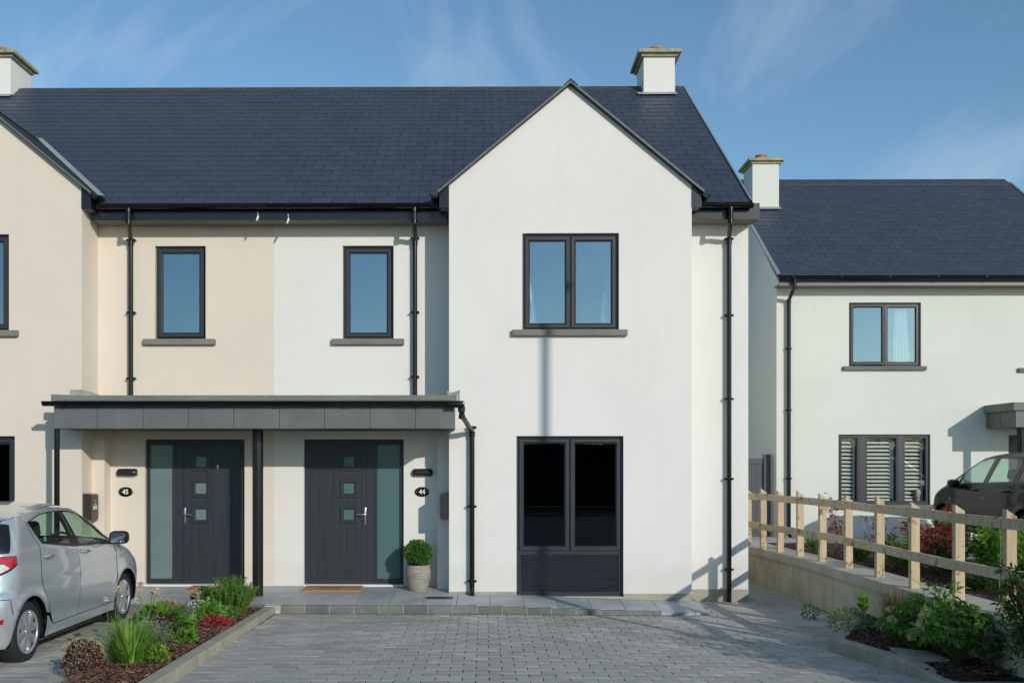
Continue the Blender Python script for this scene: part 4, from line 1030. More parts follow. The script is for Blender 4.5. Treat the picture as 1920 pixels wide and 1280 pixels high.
# ------------------------------------------------------------------ timber post and rail fence
fe = thing('timber_fence', (4.9, 12.5, WZ), 'sawn timber post and rail fence standing on the concrete wall', 'fence')
posts = [(4.50,17.0),(4.55,16.45),(4.63,15.85),(4.71,15.15),(4.80,14.45),(4.88,13.65),(4.90,12.90),(4.90,11.98),(4.90,10.95),(4.90,9.93),(4.90,9.30),(4.90,8.35),(4.90,7.4)]
posts = []
for px, py in ((1403,1021),(1431,1028),(1463,1034),(1500,1041.7),(1542,1051),(1590.5,1063.6),(1649,1081),(1714,1101),(1797,1125),(1893,1150)):
    D = (CAMZ-WZ)*FPX/(py-HOR); posts.append((sx(px, D), D))
posts += [(4.9, 8.3), (4.9, 7.4)]
POSTS = posts
rnd = random.Random(8)
for x, y in posts:
    w = .046; d = .038; h = .93 + rnd.uniform(-.015, .015)
    m = MB(); v = [(x-w,y-d,WZ),(x+w,y-d,WZ),(x+w,y+d,WZ),(x-w,y+d,WZ),(x-w,y-d,WZ+h+.03),(x+w,y-d,WZ+h-.035),(x+w,y+d,WZ+h-.035),(x-w,y+d,WZ+h+.03)]
    m.raw(v, [(0,3,2,1),(4,5,6,7),(0,1,5,4),(1,2,6,5),(2,3,7,6),(3,0,4,7)]); Bn(m, 'post', M['post'], fe)
for zc in (.835, .365):
    for i in range(0, len(posts)-1):
        a, b = Vector(posts[i]), Vector(posts[i+1]); n = Vector((-1, 0)) if abs((b-a).x) < .01 else Vector(((b-a).y, -(b-a).x)).normalized()
        if n.x > 0: n = -n
        zo = rnd.uniform(-.006, .006); j = (b-a).normalized()*.0015
        a2, b2 = a+n*.048+j, b+n*.048-j; a3, b3 = a+n*.086+j, b+n*.086-j; z0 = WZ+zc-.05+zo; z1 = WZ+zc+.05+zo
        m = MB(); m.raw([(*a2, z0), (*b2, z0), (*b3, z0), (*a3, z0), (*a2, z1), (*b2, z1), (*b3, z1), (*a3, z1)], [(0,3,2,1),(4,5,6,7),(0,1,5,4),(1,2,6,5),(2,3,7,6),(3,0,4,7)])
        Bn(m, 'rail', M['rail'], fe)
# upper planting bed soil
def bumpy(mb, x0, x1, y0, y1, zf, step, amp, rnd):
    nx, ny = max(2, int((x1-x0)/step)), max(2, int((y1-y0)/step)); b = len(mb.v)
    for j in range(ny+1):
        for i in range(nx+1):
            x, y = x0+(x1-x0)*i/nx, y0+(y1-y0)*j/ny; mb.v.append((x+rnd.uniform(-.3,.3)*step*(0<i<nx), y+rnd.uniform(-.3,.3)*step*(0<j<ny), zf(x, y)+rnd.uniform(0, amp)))
    for j in range(ny):
        for i in range(nx):
            a = b+j*(nx+1)+i; mb.f.append((a, a+1, a+nx+2, a+nx+1)); mb.mi.append(0)
m = MB(); bumpy(m, 4.85, 7.3, 7.5, 17.5, lambda x, y: .34+.03*math.sin(y*2), .07, .03, random.Random(3))
tag(m.build('upper_flower_bed', M['soil'], loc=(6, 12, .3)), kind='structure')
# ------------------------------------------------------------------ lower right planting bed: kerbs, slab, soil
kz = -.03
rb = thing('raised_bed_kerb', (3.8, 9.3, -.1), 'shaded concrete kerb round the right hand planting bed with a chamfered end', 'kerb')
def kerb_run(p, q, w, z0, z1, z0e=None, z1e=None, side=1, parent=None, name='kerb_stone', mat='kerb', L=.915, jn=.003):
    a, b = Vector(p), Vector(q); d = (b-a).normalized(); n = Vector((-d.y, d.x))*side; T = (b-a).length; s = 0
    while s < T-.01:
        e = min(s+L, T); f0, f1 = s/T, e/T
        P0, P1 = a+d*(s+jn), a+d*(e-jn); zt0 = z1+((z1e if z1e is not None else z1)-z1)*f0; zt1 = z1+((z1e if z1e is not None else z1)-z1)*f1
        c = .008
        m = MB(); sec = lambda P, zt: [(*(P), z0), (*(P), zt-c), (*(P+n*c), zt), (*(P+n*(w-c)), zt), (*(P+n*w), zt-c), (*(P+n*w), z0)]
        A, Bq = sec(P0, zt0), sec(P1, zt1); m.raw(A+Bq, [(0,1,2,3,4,5)[::-1], (6,7,8,9,10,11)] + [(i, (i+1) % 6, 6+(i+1) % 6, 6+i) for i in range(6)])
        Bn(m, name, M[mat], parent); s = e
kerb_run((3.565, 10.07), (3.86, 8.90), .145, -.25, kz, side=1, parent=rb, L=1.3)
kerb_run((3.86, 8.895), (3.95, 8.35), .145, -.25, kz, z1e=-.105, side=1, parent=rb, L=1.3)
kerb_run((3.565, 10.075), (4.56, 11.9), .13, -.25, kz-.02, side=-1, parent=rb)
kerb_run((3.93, 8.33), (6.2, 8.55), .20, -.3, -.085, side=-1, parent=rb, mat='coping', L=.75)
m = MB(); m.prism([(3.99, 9.62), (4.28, 9.42), (4.30, 8.98), (4.06, 8.9), (3.93, 9.2)], 'z', -.16, -.035)
tag(m.build('flat_stone', M['path'], loc=(4.1, 9.2, -.1)), 'flat pale concrete slab lying inside the right hand bed kerb', 'stone slab')
m = MB(); bumpy(m, 3.66, 5.0, 8.3, 12.6, lambda x, y: -.085 if x > 3.6+(10.07-y)*.24 and (y < 10 or x-3.66 > (y-10.07)*.52) else -.4, .055, .045, random.Random(5))
tag(m.build('lower_flower_bed', M['soil'], loc=(4.3, 10, -.1)), kind='structure')
m = MB(); c0 = (sx(1546, 13.4), 13.4); zf = lambda x, y: drive_z(x, y)+.005
m.quad(*[(c0[0]+dx, c0[1]+dy, zf(c0[0]+dx, c0[1]+dy)) for dx, dy in ((-.14,-.09),(.14,-.09),(.14,.09),(-.14,.09))])
tag(m.build('drain_cover', M['iron'], loc=(*c0, -.2)), 'small dark drain cover beside the concrete wall', 'drain cover')
# ------------------------------------------------------------------ left planting bed
lk = thing('left_bed_kerb', (-2.8, 10, -.1), 'long stained concrete kerb between the left flower bed and driveway', 'kerb')
kerb_run((-2.73, 12.64), (-2.66, 7.0), .145, -.25, -.094, z1e=.02, side=-1, parent=lk, L=.915)
m = MB(); bumpy(m, -3.50, -2.86, 7.0, 12.6, lambda x, y: -.125+.018*(12.6-y)*.9 - .05*(x < -3.42), .05, .03, random.Random(6))
tag(m.build('left_flower_bed', M['soil'], loc=(-3.1, 10, -.1)), kind='structure')
def chips(name, label, n, fx, seed, parent=None, s=(.012, .035)):
    rnd = random.Random(seed); m = MB()
    for i in range(n):
        x, y, z = fx(rnd); L = rnd.uniform(*s); w = L*rnd.uniform(.25, .5); a = rnd.uniform(0, math.pi); 
        Mx = Matrix.Translation((x, y, z)) @ Matrix.Rotation(a, 4, 'Z') @ Matrix.Rotation(rnd.uniform(-.5, .5), 4, 'X') @ Matrix.Rotation(rnd.uniform(-.4, .4), 4, 'Y')
        h = .003
        m.raw([Mx @ Vector(v) for v in ((-L,-w,0),(L*.8,-w*.7,h),(L,w*.8,0),(-L*.9,w,h),(-L*.5,0,h*3),(L*.5,0,h*2.5))], [(0,1,5,4),(1,2,5),(2,3,4,5),(3,0,4)])
    return tag(m.build(name, M['chip'], loc=(0, 0, 0)), kind='stuff')
chips('bark_chips', '', 3200, lambda r: (lambda x, y: (x, y, -.095+.018*(12.6-y)*.9))(r.uniform(-3.48, -2.87), r.uniform(7.6, 12.58)), 1)
chips('bark_chips', '', 2600, lambda r: (lambda y: (r.uniform(3.75+(10.0-y)*.24 if y < 10 else 3.8+(y-10)*.5, 4.95), y, -.045))(r.uniform(8.4, 12.0)), 2)
chips('bark_chips', '', 2400, lambda r: (r.uniform(5.1, 7.2), r.uniform(8, 17), .375), 3)
# ------------------------------------------------------------------ street lamp and the far side of the road (seen only as shadow and reflection)
t = thing('street_lamp', (7.35, 3.3, 0), 'grey street lamp column whose shadow falls on the gable', 'street lamp')
SLT = 10.0; sxp = sx(1022, YG) + .64*SLT; syp = YG-SLT
t.location = (sxp, syp, 0); t['_w'] = (sxp, syp, 0)
m = MB(); m.tube([(sxp, syp, -.2), (sxp, syp, 1.2)], .085, 16); m.tube([(sxp, syp, 1.2), (sxp, syp, 8.2)], [.058, .055], 16); Bn(m, 'column', M['sillgrey'], t, smooth='auto')
m = MB(); m.cbox(sxp-.1, sxp+.1, syp-.1, syp+.5, 8.2, 8.32, .03); Bn(m, 'lamp_head', M['sillgrey'], t)
# ------------------------------------------------------------------ cars: panels cut in side / rear / top elevation and wrapped on one body surface
def lerp_tab(tab, t):
    if t <= tab[0][0]: return tab[0][1]
    for (a, va), (b, vb) in zip(tab[:-1], tab[1:]):
        if t <= b:
            u = (t-a)/(b-a); return va+(vb-va)*u
    return tab[-1][1]
def spline_tab(pts):
    """Catmull-Rom through monotone x points -> function"""
    xs = [p[0] for p in pts]; ys = [p[1] for p in pts]
    def f(t):
        if t <= xs[0]: return ys[0]
        if t >= xs[-1]: return ys[-1]
        i = max(k for k in range(len(xs)-1) if xs[k] <= t)
        x0, x1 = xs[i], xs[i+1]; h = x1-x0; u = (t-x0)/h
        def slope(j):
            if j == 0: return (ys[1]-ys[0])/(xs[1]-xs[0])
            if j == len(xs)-1: return (ys[-1]-ys[-2])/(xs[-1]-xs[-2])
            a = (ys[j]-ys[j-1])/(xs[j]-xs[j-1]); b = (ys[j+1]-ys[j])/(xs[j+1]-xs[j])
            return 0 if a*b <= 0 else 2*a*b/(a+b)
        m0, m1 = slope(i)*h, slope(i+1)*h
        return (2*u**3-3*u**2+1)*ys[i]+(u**3-2*u**2+u)*m0+(-2*u**3+3*u**2)*ys[i+1]+(u**3-u**2)*m1
    return f
def pip(p, poly):
    x, y = p; c = False; n = len(poly); j = n-1
    for i in range(n):
        xi, yi = poly[i]; xj, yj = poly[j]
        if (yi > y) != (yj > y) and x < (xj-xi)*(y-yi)/(yj-yi)+xi: c = not c
        j = i
    return c
def resample(poly, step):
    out = []; n = len(poly)
    for i in range(n):
        a, b = poly[i], poly[(i+1) % n]; L = math.dist(a, b); k = max(1, int(math.ceil(L/step)))
        for j in range(k): out.append((a[0]+(b[0]-a[0])*j/k, a[1]+(b[1]-a[1])*j/k))
    return out
def smooth_poly(poly, it=2, keep=()):
    for _ in range(it):
        q = []; n = len(poly)
        for i in range(n):
            a, b = poly[i], poly[(i+1) % n]
            q += [(a[0]*.75+b[0]*.25, a[1]*.75+b[1]*.25), (a[0]*.25+b[0]*.75, a[1]*.25+b[1]*.75)]
        poly = q
    return poly
def tri_fill(outer, holes=(), step=.04):
    o = resample(outer, step*.8); hs = [resample(h, step*.8) for h in holes]
    pts = list(o); edges = [(i, (i+1) % len(o)) for i in range(len(o))]
    for h in hs:
        b = len(pts); pts += h; edges += [(b+i, b+(i+1) % len(h)) for i in range(len(h))]
    xs = [p[0] for p in o]; ys = [p[1] for p in o]
    x = min(xs)+step/2; border = list(pts)
    while x < max(xs):
        y = min(ys)+step/2
        while y < max(ys):
            if pip((x, y), o) and not any(pip((x, y), h) for h in hs) and min((bx-x)**2+(by-y)**2 for bx, by in border) > (step*.45)**2: pts.append((x, y))
            y += step
        x += step
    v, e, f, *_ = delaunay_2d_cdt([Vector(p) for p in pts], edges, [], 0, 1e-6)
    V = [tuple(p) for p in v]; F = []
    for t in f:
        c = (sum(V[i][0] for i in t)/3, sum(V[i][1] for i in t)/3)
        if pip(c, o) and not any(pip(c, h) for h in hs): F.append(tuple(t))
    return V, F
class Car:
    def __init__(s, name, loc, side, label, L, W, tw, ztop, xr, xf, belt, prof, rx=.36, fx=.55, crown=.075, flares=()):
        s.root = thing(name, loc, label, 'car'); s.side = side; s.L, s.W, s.tw = L, W, tw
        s.ztop, s.xr, s.xf, s.belt, s.prof, s.rx, s.fx, s.crown, s.flares = ztop, xr, xf, belt, prof, rx, fx, crown, flares
    def g(s, u, m=3.4):
        u = max(0, min(1, u)); return (1-(1-u)**m)**(1/m)
    def half(s, x, z):
        w = s.prof(z)
        b = s.belt(x)
        if z > b: w -= s.tw*((z-b)/.45)**1.15
        w *= s.g((x-s.xr(z))/s.rx)*s.g((s.xf(z)-x)/s.fx, 2.6)
        for cx, cz, r, a in s.flares:
            d = math.hypot(x-cx, z-cz); w += a*math.exp(-((d-r)/.055)**2)
        w -= .004*math.exp(-((z-s.crease(x))/.035)**2)*(1 if b > z else 0)
        return w
    def crease(s, x): return .70+.03*x
    def rail(s, x): return s.ztop(x)-s.crown
    def world(s, x, y, z):
        w = Vector(s.root['_w'])       # local x forward = world +Y ; local y left = world -X
        return (w.x - y, w.y + x, w.z + z)
    def emit(s, V, F, fn, name, mat, off=0.0, parent=None, thick=True):
        """map 2D -> 3D with analytic normals"""
        P = []; N = []
        for a, b in V:
            p = Vector(fn(a, b)); e = .004
            du = Vector(fn(a+e, b))-Vector(fn(a-e, b)); dv = Vector(fn(a, b+e))-Vector(fn(a, b-e)); n = du.cross(dv)
            if n.length < 1e-9: n = Vector((0, 0, 1))
            n.normalize(); P.append(p); N.append(n)
        c = Vector((s.L/2, 0, .6)); tot = sum(((p-c).dot(n)) for p, n in zip(P, N))
        if tot < 0: N = [-n for n in N]
        P = [p+n*off for p, n in zip(P, N)]
        w = Vector(s.root['_w'])
        pts = [Vector(s.world(*p))-w for p in P]; nn = [Vector((-n.y, n.x, n.z)) for n in N]
        me = bpy.data.meshes.new(name)
        # orient the faces along the normals
        FF = []
        for f in F:
            a, b, c2 = (pts[i] for i in f[:3]); fnrm = (b-a).cross(c2-a)
            FF.append(f if fnrm.dot(nn[f[0]]) >= 0 else tuple(reversed(f)))
        me.from_pydata([tuple(p) for p in pts], [], FF); me.materials.append(mat)
        me.polygons.foreach_set('use_smooth', [True]*len(me.polygons))
        me.normals_split_custom_set_from_vertices([tuple(n) for n in nn])
        o = bpy.data.objects.new(name, me); COL.objects.link(o); o.parent = parent or s.root; o['_w'] = tuple(w)
        return o
    def side_fn(s, sg): return lambda x, z: (x, sg*s.half(x, z), z)
    def sidep(s, outer, name, mat, holes=(), off=0.0, parent=None, sides=(1, -1), step=.045):
        V, F = tri_fill(outer, holes, step); r = None
        for sg in sides:
            o = s.emit(V, F, s.side_fn(sg), name, mat, off, parent)
            if sg == s.side or r is None: r = o
        return r
    def end_fn(s, rear=True):
        def f(y, z):
            if rear:
                w = s.prof(z) - (s.tw*((z-s.belt(0))/.45)**1.15 if z > s.belt(0) else 0); q = min(.985, abs(y)/w)
                u = 1-(1-q**3.4)**(1/3.4); return (s.xr(z)+s.rx*u, y, z)
            w = s.prof(z); q = min(.985, abs(y)/w); u = 1-(1-q**2.6)**(1/2.6); return (s.xf(z)-s.fx*u, y, z)
        return f
    def endp(s, outer, name, mat, holes=(), off=0.0, parent=None, rear=True, step=.05):
        V, F = tri_fill(outer, holes, step); return s.emit(V, F, s.end_fn(rear), name, mat, off, parent)
    def topp(s, x0, x1, name, mat, inset=0.0, off=0.0, nx=14, ny=14, parent=None, v0=-1, v1=1):
        V = []; F = []
        def fn(x, v):
            zr = s.rail(x); y = s.half(x, zr)*v; return (x, y, zr + s.crown*(1-abs(v)**2.6))
        for i in range(nx+1):
            for j in range(ny+1): V.append((x0+(x1-x0)*i/nx, v0+(v1-v0)*j/ny))
        V = [(a, b*(1-inset)) for a, b in V]
        for i in range(nx):
            for j in range(ny): a = i*(ny+1)+j; F.append((a, a+1, a+ny+2, a+ny+1))
        return s.emit(V, F, fn, name, mat, off, parent)
    def part(s, mb, name, mat, smooth=False, parent=None):
        mb.v = [s.world(*p) for p in mb.v]; return mb.build(name, mat, parent or s.root, smooth=smooth)
def circ(cx, cz, r, a0, a1, n=18): return [(cx+r*math.cos(R(a0+(a1-a0)*i/n)), cz+r*math.sin(R(a0+(a1-a0)*i/n))) for i in range(n+1)]
def wheel(car, x, r, rw, tw_, inset, spokes, rimmat, both=True):
    for sg in (1, -1):
        y = sg*(car.W - inset); yi = y - sg*tw_
        m = MB(); sh = lambda k: y-sg*k
        m.lathe([(rw, sh(.02)), (rw+.015, sh(.004)), (r-.055, sh(-.002)), (r-.018, sh(.010)), (r-.004, sh(.028)), (r, sh(.05)), (r, yi+sg*.03), (r-.02, yi), (rw, yi)], (x, 0, r), 'y', 48)
        for g in range(4):
            gy = sh(.05+g*.035)
            m.lathe([(r+.0005, gy), (r-.006, gy-sg*.003), (r+.0005, gy-sg*.006)], (x, 0, r), 'y', 48)
        t = car.part(m, 'wheel', M['tyre'], smooth='auto')
        m = MB(); m.lathe([(rw+.004, sh(.008)), (rw-.004, sh(.004)), (rw-.022, sh(.010)), (rw-.03, sh(.035)), (rw-.035, sh(.05)), (.0, sh(.06))], (x, 0, r), 'y', 40)
        car.part(m, 'rim_well', M['rimdark'], smooth='auto', parent=t)
        m = MB(); m.lathe([(rw+.006, sh(.012)), (rw+.004, sh(.000)), (rw-.012, sh(-.002)), (rw-.022, sh(.012))], (x, 0, r), 'y', 40)
        m.lathe([(.055, sh(.014)), (.05, sh(.004)), (.03, sh(-.001)), (0, sh(-.002))], (x, 0, r), 'y', 24)
        n = spokes
        for k in range(n):
            a = 2*math.pi*k/n+.2; ca, sa = math.cos(a), math.sin(a)
            def Q(rad, t_, dep): return (x+rad*ca-t_*sa, sh(dep), r+rad*sa+t_*ca)
            w0, w1 = .020, .030*8/n
            v = [Q(.045,-w0,.006),Q(.045,w0,.006),Q(rw-.012,w1,.010),Q(rw-.012,-w1,.010),Q(.045,-w0-.008,.03),Q(.045,w0+.008,.03),Q(rw-.012,w1+.006,.034),Q(rw-.012,-w1-.006,.034),Q(.6*rw,w0*1.15,-.003),Q(.6*rw,-w0*1.15,-.003)]
            m.raw(v, [(0,1,8,9),(9,8,2,3),(1,5,6,2,8),(0,9,3,7,4)])
        car.part(m, 'wheel_cover', rimmat, smooth='auto', parent=t)
def seat(car, x, y, name='seat', h=.60, mat=None):
    m = MB(); m.cbox(x-.05, x+.48, y-.24, y+.24, .35, .55, .05)
    m.cbox(-.07, .07, y-.24, y+.24, 0, h, .05); k = len(m.v)
    n0 = k - 0
    # tilt the backrest
    cnt = 0
    bm0 = MB(); bm0.cbox(-.07, .07, y-.24, y+.24, 0, h, .05); bm0.cbox(-.05, .05, y-.13, y+.13, h+.05, h+.23, .04); bm0.tube([(0, y-.06, h-.05), (0, y-.06, h+.08)], .008, 6); bm0.tube([(0, y+.06, h-.05), (0, y+.06, h+.08)], .008, 6)
    m = MB(); m.cbox(x-.05, x+.48, y-.24, y+.24, .35, .55, .05)
    c, s_ = math.cos(-.3), math.sin(-.3)
    m.raw([(x+a*c+z*s_, yy, .50-a*s_*0+z*c) for a, yy, z in bm0.v], bm0.f)
    car.part(m, name, mat or M['seat'], smooth='auto')
def paint(name, col, rough=.28, metal=.6, coat=1.0):
    m, nt, b = _mat(name); b.inputs['Base Color'].default_value = (*col, 1); b.inputs['Metallic'].default_value = metal; b.inputs['Roughness'].default_value = rough
    b.inputs['Coat Weight'].default_value = coat; b.inputs['Coat Roughness'].default_value = .02; return m
M['silver'] = paint('silver_paint', (.56, .60, .63), .24, .5)
M['blackpaint'] = paint('dark_grey_paint', (.004, .007, .009), .35, .0, .28); M['blackpaint'].node_tree.nodes['Principled BSDF'].inputs['Specular IOR Level'].default_value = .2
M['tyre'] = simple('tyre_rubber', (.018, .018, .019), .75, var=.2, vs=30)
M['rimdark'] = simple('brake_dark', (.03, .03, .032), .6)
M['rim'] = simple('silver_wheel_cover', (.50, .52, .54), .28, metal=.6)
M['trim'] = simple('black_trim', (.012, .012, .013), .3)
M['plastic'] = simple('black_plastic', (.02, .02, .021), .55)
M['seat'] = simple('dark_seat_fabric', (.035, .036, .04), .9)
M['carglass'] = glass_mat('green_tint_glass', (.70, .86, .78), .03, (.9, .95, 1))
M['darkglass'] = glass_mat('dark_tint_glass', (.10, .13, .14), .06, (.9, .95, 1))
M['redlens'] = simple('red_lens', (.45, .008, .012), .12, coat=1.0)
M['clearlens'] = simple('clear_lens', (.60, .60, .60), .12, coat=1.0, var=.25, vs=60)
M['mirrorglass'] = simple('mirror_face', (.30, .36, .42), .05, metal=1.0)
M['under'] = simple('underbody', (.006, .006, .006), .9)
def shell(car, zlo, arches, r):
    """dark inner body so that shut lines and arches read dark"""
    m = MB(); w = car.W-.16
    a = sorted(arches); segs = []; x = .12
    for cx in a: segs.append((x, cx-r-.04)); x = cx+r+.04
    segs.append((x, car.L-.15))
    for p, q in segs: m.box(p, q, -w, w, zlo, .62)
    m.box(.12, car.L-.5, -w+.12, w-.12, .66, .70); m.box(.1, car.L-.1, -.5, .5, zlo+.03, .7)
    car.part(m, 'floor_pan', M['under'])
    for cx in a:
        for sg in (1, -1):
            m = MB(); n = 20; yo, yi = sg*(car.W-.045), sg*(car.W-.36)
            for k in range(n):
                a0, a1 = math.pi*(-.08+1.16*k/n), math.pi*(-.08+1.16*(k+1)/n)
                P = lambda t, y: (cx+(r-.004)*math.cos(t), y, arch_z+(r-.004)*math.sin(t))
                arch_z = car.az
                m.quad(P(a0, yo), P(a1, yo), P(a1, yi), P(a0, yi)); m.quad(P(a0, yi), P(a1, yi), (cx, yi, arch_z))
            car.part(m, 'wheel_arch_liner', M['under'])

# ---------------- silver five-door hatchback
def hatchback():
    L = 3.88; W = .848
    ztop = spline_tab([(0, 1.02), (.10, 1.10), (.30, 1.40), (.45, 1.465), (.85, 1.505), (1.45, 1.525), (2.0, 1.49), (2.35, 1.385), (2.75, 1.175), (3.02, 1.035), (3.2, .985), (3.5, .90), (3.75, .78), (3.88, .66)])
    xr = spline_tab([(.15, .10), (.28, .035), (.50, .0), (.68, .015), (.75, .06), (1.0, .085), (1.15, .14), (1.40, .30), (1.53, .42)])
    xf = spline_tab([(.15, 3.80), (.3, 3.87), (.55, 3.88), (.68, 3.84), (.85, 3.62), (.95, 3.35), (1.03, 3.10), (1.20, 2.80), (1.4, 2.4), (1.53, 2.0)])
    belt = spline_tab([(0, 1.10), (.85, 1.09), (1.7, 1.02), (2.5, .975), (3.2, .93), (3.9, .75)])
    prof = spline_tab([(.15, .80), (.25, .822), (.40, .840), (.60, .848), (.80, .845), (.95, .828), (1.10, .80), (1.5, .72)])
    RA, FA, wr = .57, 3.05, .298
    prof2 = lambda z: prof(z)
    car = Car('hatchback_car', (-5.228, 8.78, -.150), -1, 'silver hatchback parked nose to the house beside the left flower bed', L, W, .20, ztop, xr, xf, belt, lambda z: (prof(z) if z < .95 else .828), .36, .62, .07, ((RA, .30, .36, .014), (FA, .30, .36, .014)))
    car.az = .30
    ar = .345
    P = M['silver']
    g = .008
    rc = lambda z: xr(z)+.045
    # door windows (outline of the glass apertures)
    def railz(x): return car.rail(x)
    top = lambda x: railz(x)-.035
    rw = [(.86, 1.135), (1.58, 1.045), (1.50, top(1.50)-.0), (1.30, top(1.30)), (1.05, top(1.05)-.005), (.83, top(.83)-.035), (.74, 1.345), (.80, 1.22)]
    fw = [(1.74, 1.035), (2.62, .995), (2.66, 1.03), (2.45, 1.19), (2.20, top(2.20)-.02), (2.0, top(2.0)-.01), (1.80, top(1.80)), (1.64, top(1.64))]
    rw = [p for p in rw]; fw = [p for p in fw]
    # shut lines
    cut_r = [(.70, 1.43), (.72, 1.25), (.80, 1.10), (.82, .95), (.80, .80), (.86, .66), (.955, .52), (1.02, .38), (1.08, .30)]
    cut_b = [(1.60, 1.448), (1.66, 1.04), (1.705, .93), (1.715, .75), (1.70, .45), (1.665, .30)]
    cut_f = [(2.69, 1.01), (2.76, .86), (2.765, .62), (2.74, .42), (2.69, .30)]
    roofline = lambda a, b, n=12: [(a+(b-a)*i/n, railz(a+(b-a)*i/n)-.004) for i in range(n+1)]
    rd = cut_r[::-1] + roofline(.70, 1.60)[1:-1] + [(1.602, railz(1.60)-.004)] + cut_b[1:]
    rd = [(x+(g/2 if i < len(cut_r) else 0), z) for i, (x, z) in enumerate(rd)]
    rdoor = car.sidep(rd, 'rear_door', P, [rw])
    fd = [(x+g, z) for x, z in cut_b[::-1]] + [(x, railz(x)-.004) for x in [1.62+(2.60-1.62)*i/12 for i in range(13)] if railz(x)-.004 > 1.05 or x < 2.5] + [(2.66, 1.075)] + [(x-g, z) for x, z in cut_f]
    fdoor = car.sidep(fd, 'front_door', P, [fw])
    # quarter: behind the rear door, above bumper and around wheel arch
    q = [(xr(.66)+.05, .665), (.20, .665), (.225, .52)] + circ(RA, .30, ar, 141, 24)[0:] + [(.985, .42)] + [(x-g, z) for x, z in cut_r[::-1] if z > .45] + [(x, railz(x)-.004) for x in (.66, .55, .45, .40)] + [(rc(1.3)+.0, 1.30), (rc(1.15), 1.15), (rc(1.05), 1.06), (.33, 1.055), (.34, .97), (.12, .855), (xr(.85)+.05, .84)]
    car.sidep(q, 'rear_quarter_panel', P)
    bump_ = [(xr(.2)+.05, .20)] + [(RA-ar-.02, .20)] + circ(RA, .30, ar, 180, 141, 6)[0:] + [(.215, .52), (.195, .658), (xr(.66)+.05, .658), (xr(.5)+.045, .5), (xr(.35)+.045, .35)]
    car.sidep(bump_, 'rear_bumper', P)
    car.endp([(-.66, .20), (.66, .20), (.66, .66), (-.66, .66)], 'rear_bumper', P)
    lamp = [(xr(.86)+.05, .850), (.12, .866), (.325, .985), (.322, 1.05), (.20, 1.055), (rc(1.05)+.01, 1.05), (rc(.95), .95)]
    lp = car.sidep(lamp, 'tail_lamp', M['redlens'], off=.006, step=.03)
    car.sidep([(xr(.86)+.06, .862), (.13, .878), (.24, .945), (.20, .985), (.13, .975), (xr(.9)+.06, .955)], 'reversing_lens', M['clearlens'], off=.009, parent=lp, step=.03)
    car.endp([(-.62, .86), (-.42, .86), (-.40, 1.03), (-.60, 1.04)], 'tail_lamp', M['redlens'], off=.006); car.endp([(.62, .86), (.42, .86), (.40, 1.03), (.60, 1.04)], 'tail_lamp', M['redlens'], off=.006)
    car.endp([(-.63, .668), (.63, .668), (.62, 1.02), (-.62, 1.02)], 'tailgate', P)
    car.endp([(-.60, 1.03), (.60, 1.03), (.50, 1.36), (-.50, 1.36)], 'rear_window', M['trim'])
    car.sidep([(rc(1.075), 1.075), (.26, 1.085), (.33, 1.20), (.42, 1.34), (rc(1.36)+.01, 1.36), (rc(1.2), 1.2)], 'rear_window', M['trim'], off=.003, step=.03)
    car.sidep([(rc(.46), .44), (.135, .44), (.14, .485), (rc(.49), .485)], 'rear_reflector', M['redlens'], off=.006, step=.03)
    # sill, front wing, front bumper
    car.sidep([(RA+ar+.005, .19), (FA-ar-.005, .19)] + circ(FA, .30, ar, 197, 180, 3)[::1] + [(2.70, .292), (1.08, .292), (1.0, .35), (.93, .40)] + circ(RA, .30, ar, 18, -15, 4), 'sill_panel', P)
    fwing = [(2.70, .30), (FA-ar, .30)] + circ(FA, .30, ar, 178, 30, 20) + [(3.42, .58), (3.50, .70), (3.45, .84), (3.2, railz(3.2)-.004), (3.0, railz(3.0)-.004), (2.85, railz(2.85)-.004), (2.72, 1.05)] + [(x+g, z) for x, z in cut_f]
    fwing = [(2.695, .30), (FA-ar, .30)] + circ(FA, .30, ar, 178, 30, 20)[1:] + [(3.42, .58), (3.50, .70), (3.40, railz(3.40)-.004), (3.2, railz(3.2)-.004), (3.0, railz(3.0)-.004), (2.84, railz(2.84)-.004), (2.70, 1.04)] + [(x+g, z) for x, z in cut_f[1:-1]]
    car.sidep(fwing, 'front_wing', P)
    car.sidep([(FA+ar, .20), (3.70, .20), (3.74, .4), (3.74, .56), (3.60, .68), (3.515, .70), (3.43, .575)] + circ(FA, .30, ar, 30, 0, 6), 'front_bumper', P)
    car.endp([(-.60, .2), (.60, .2), (.60, .68), (-.60, .68)], 'front_bumper', P, rear=False)
    car.topp(2.98, 3.80, 'bonnet', P); car.topp(2.10, 2.97, 'windscreen', M['carglass'], inset=.06); car.topp(.40, 2.12, 'roof_panel', P)
    car.topp(2.10, 2.99, 'windscreen_pillar', M['trim'], v0=.90, v1=1.0, ny=3, off=.001); car.topp(2.10, 2.99, 'windscreen_pillar', M['trim'], v0=-1.0, v1=-.90, ny=3, off=.001)
    car.topp(.30, .42, 'roof_spoiler', P, off=.002)
    # black pillars between and round the glass, and the glass itself
    for w_, nm, door in ((rw, 'rear_side_window', rdoor), (fw, 'front_side_window', fdoor)):
        cx = sum(p[0] for p in w_)/len(w_); cz = sum(p[1] for p in w_)/len(w_)
        ins = [(cx+(x-cx)*.945, cz+(z-cz)*.925) for x, z in w_]
        out_ = [(cx+(x-cx)*1.012, cz+(z-cz)*1.02) for x, z in w_]
        car.sidep(out_, 'window_seal', M['trim'], [ins], off=.002, parent=door, step=.03)
        car.sidep(ins, nm, M['carglass'], off=-.004, parent=door, step=.06)
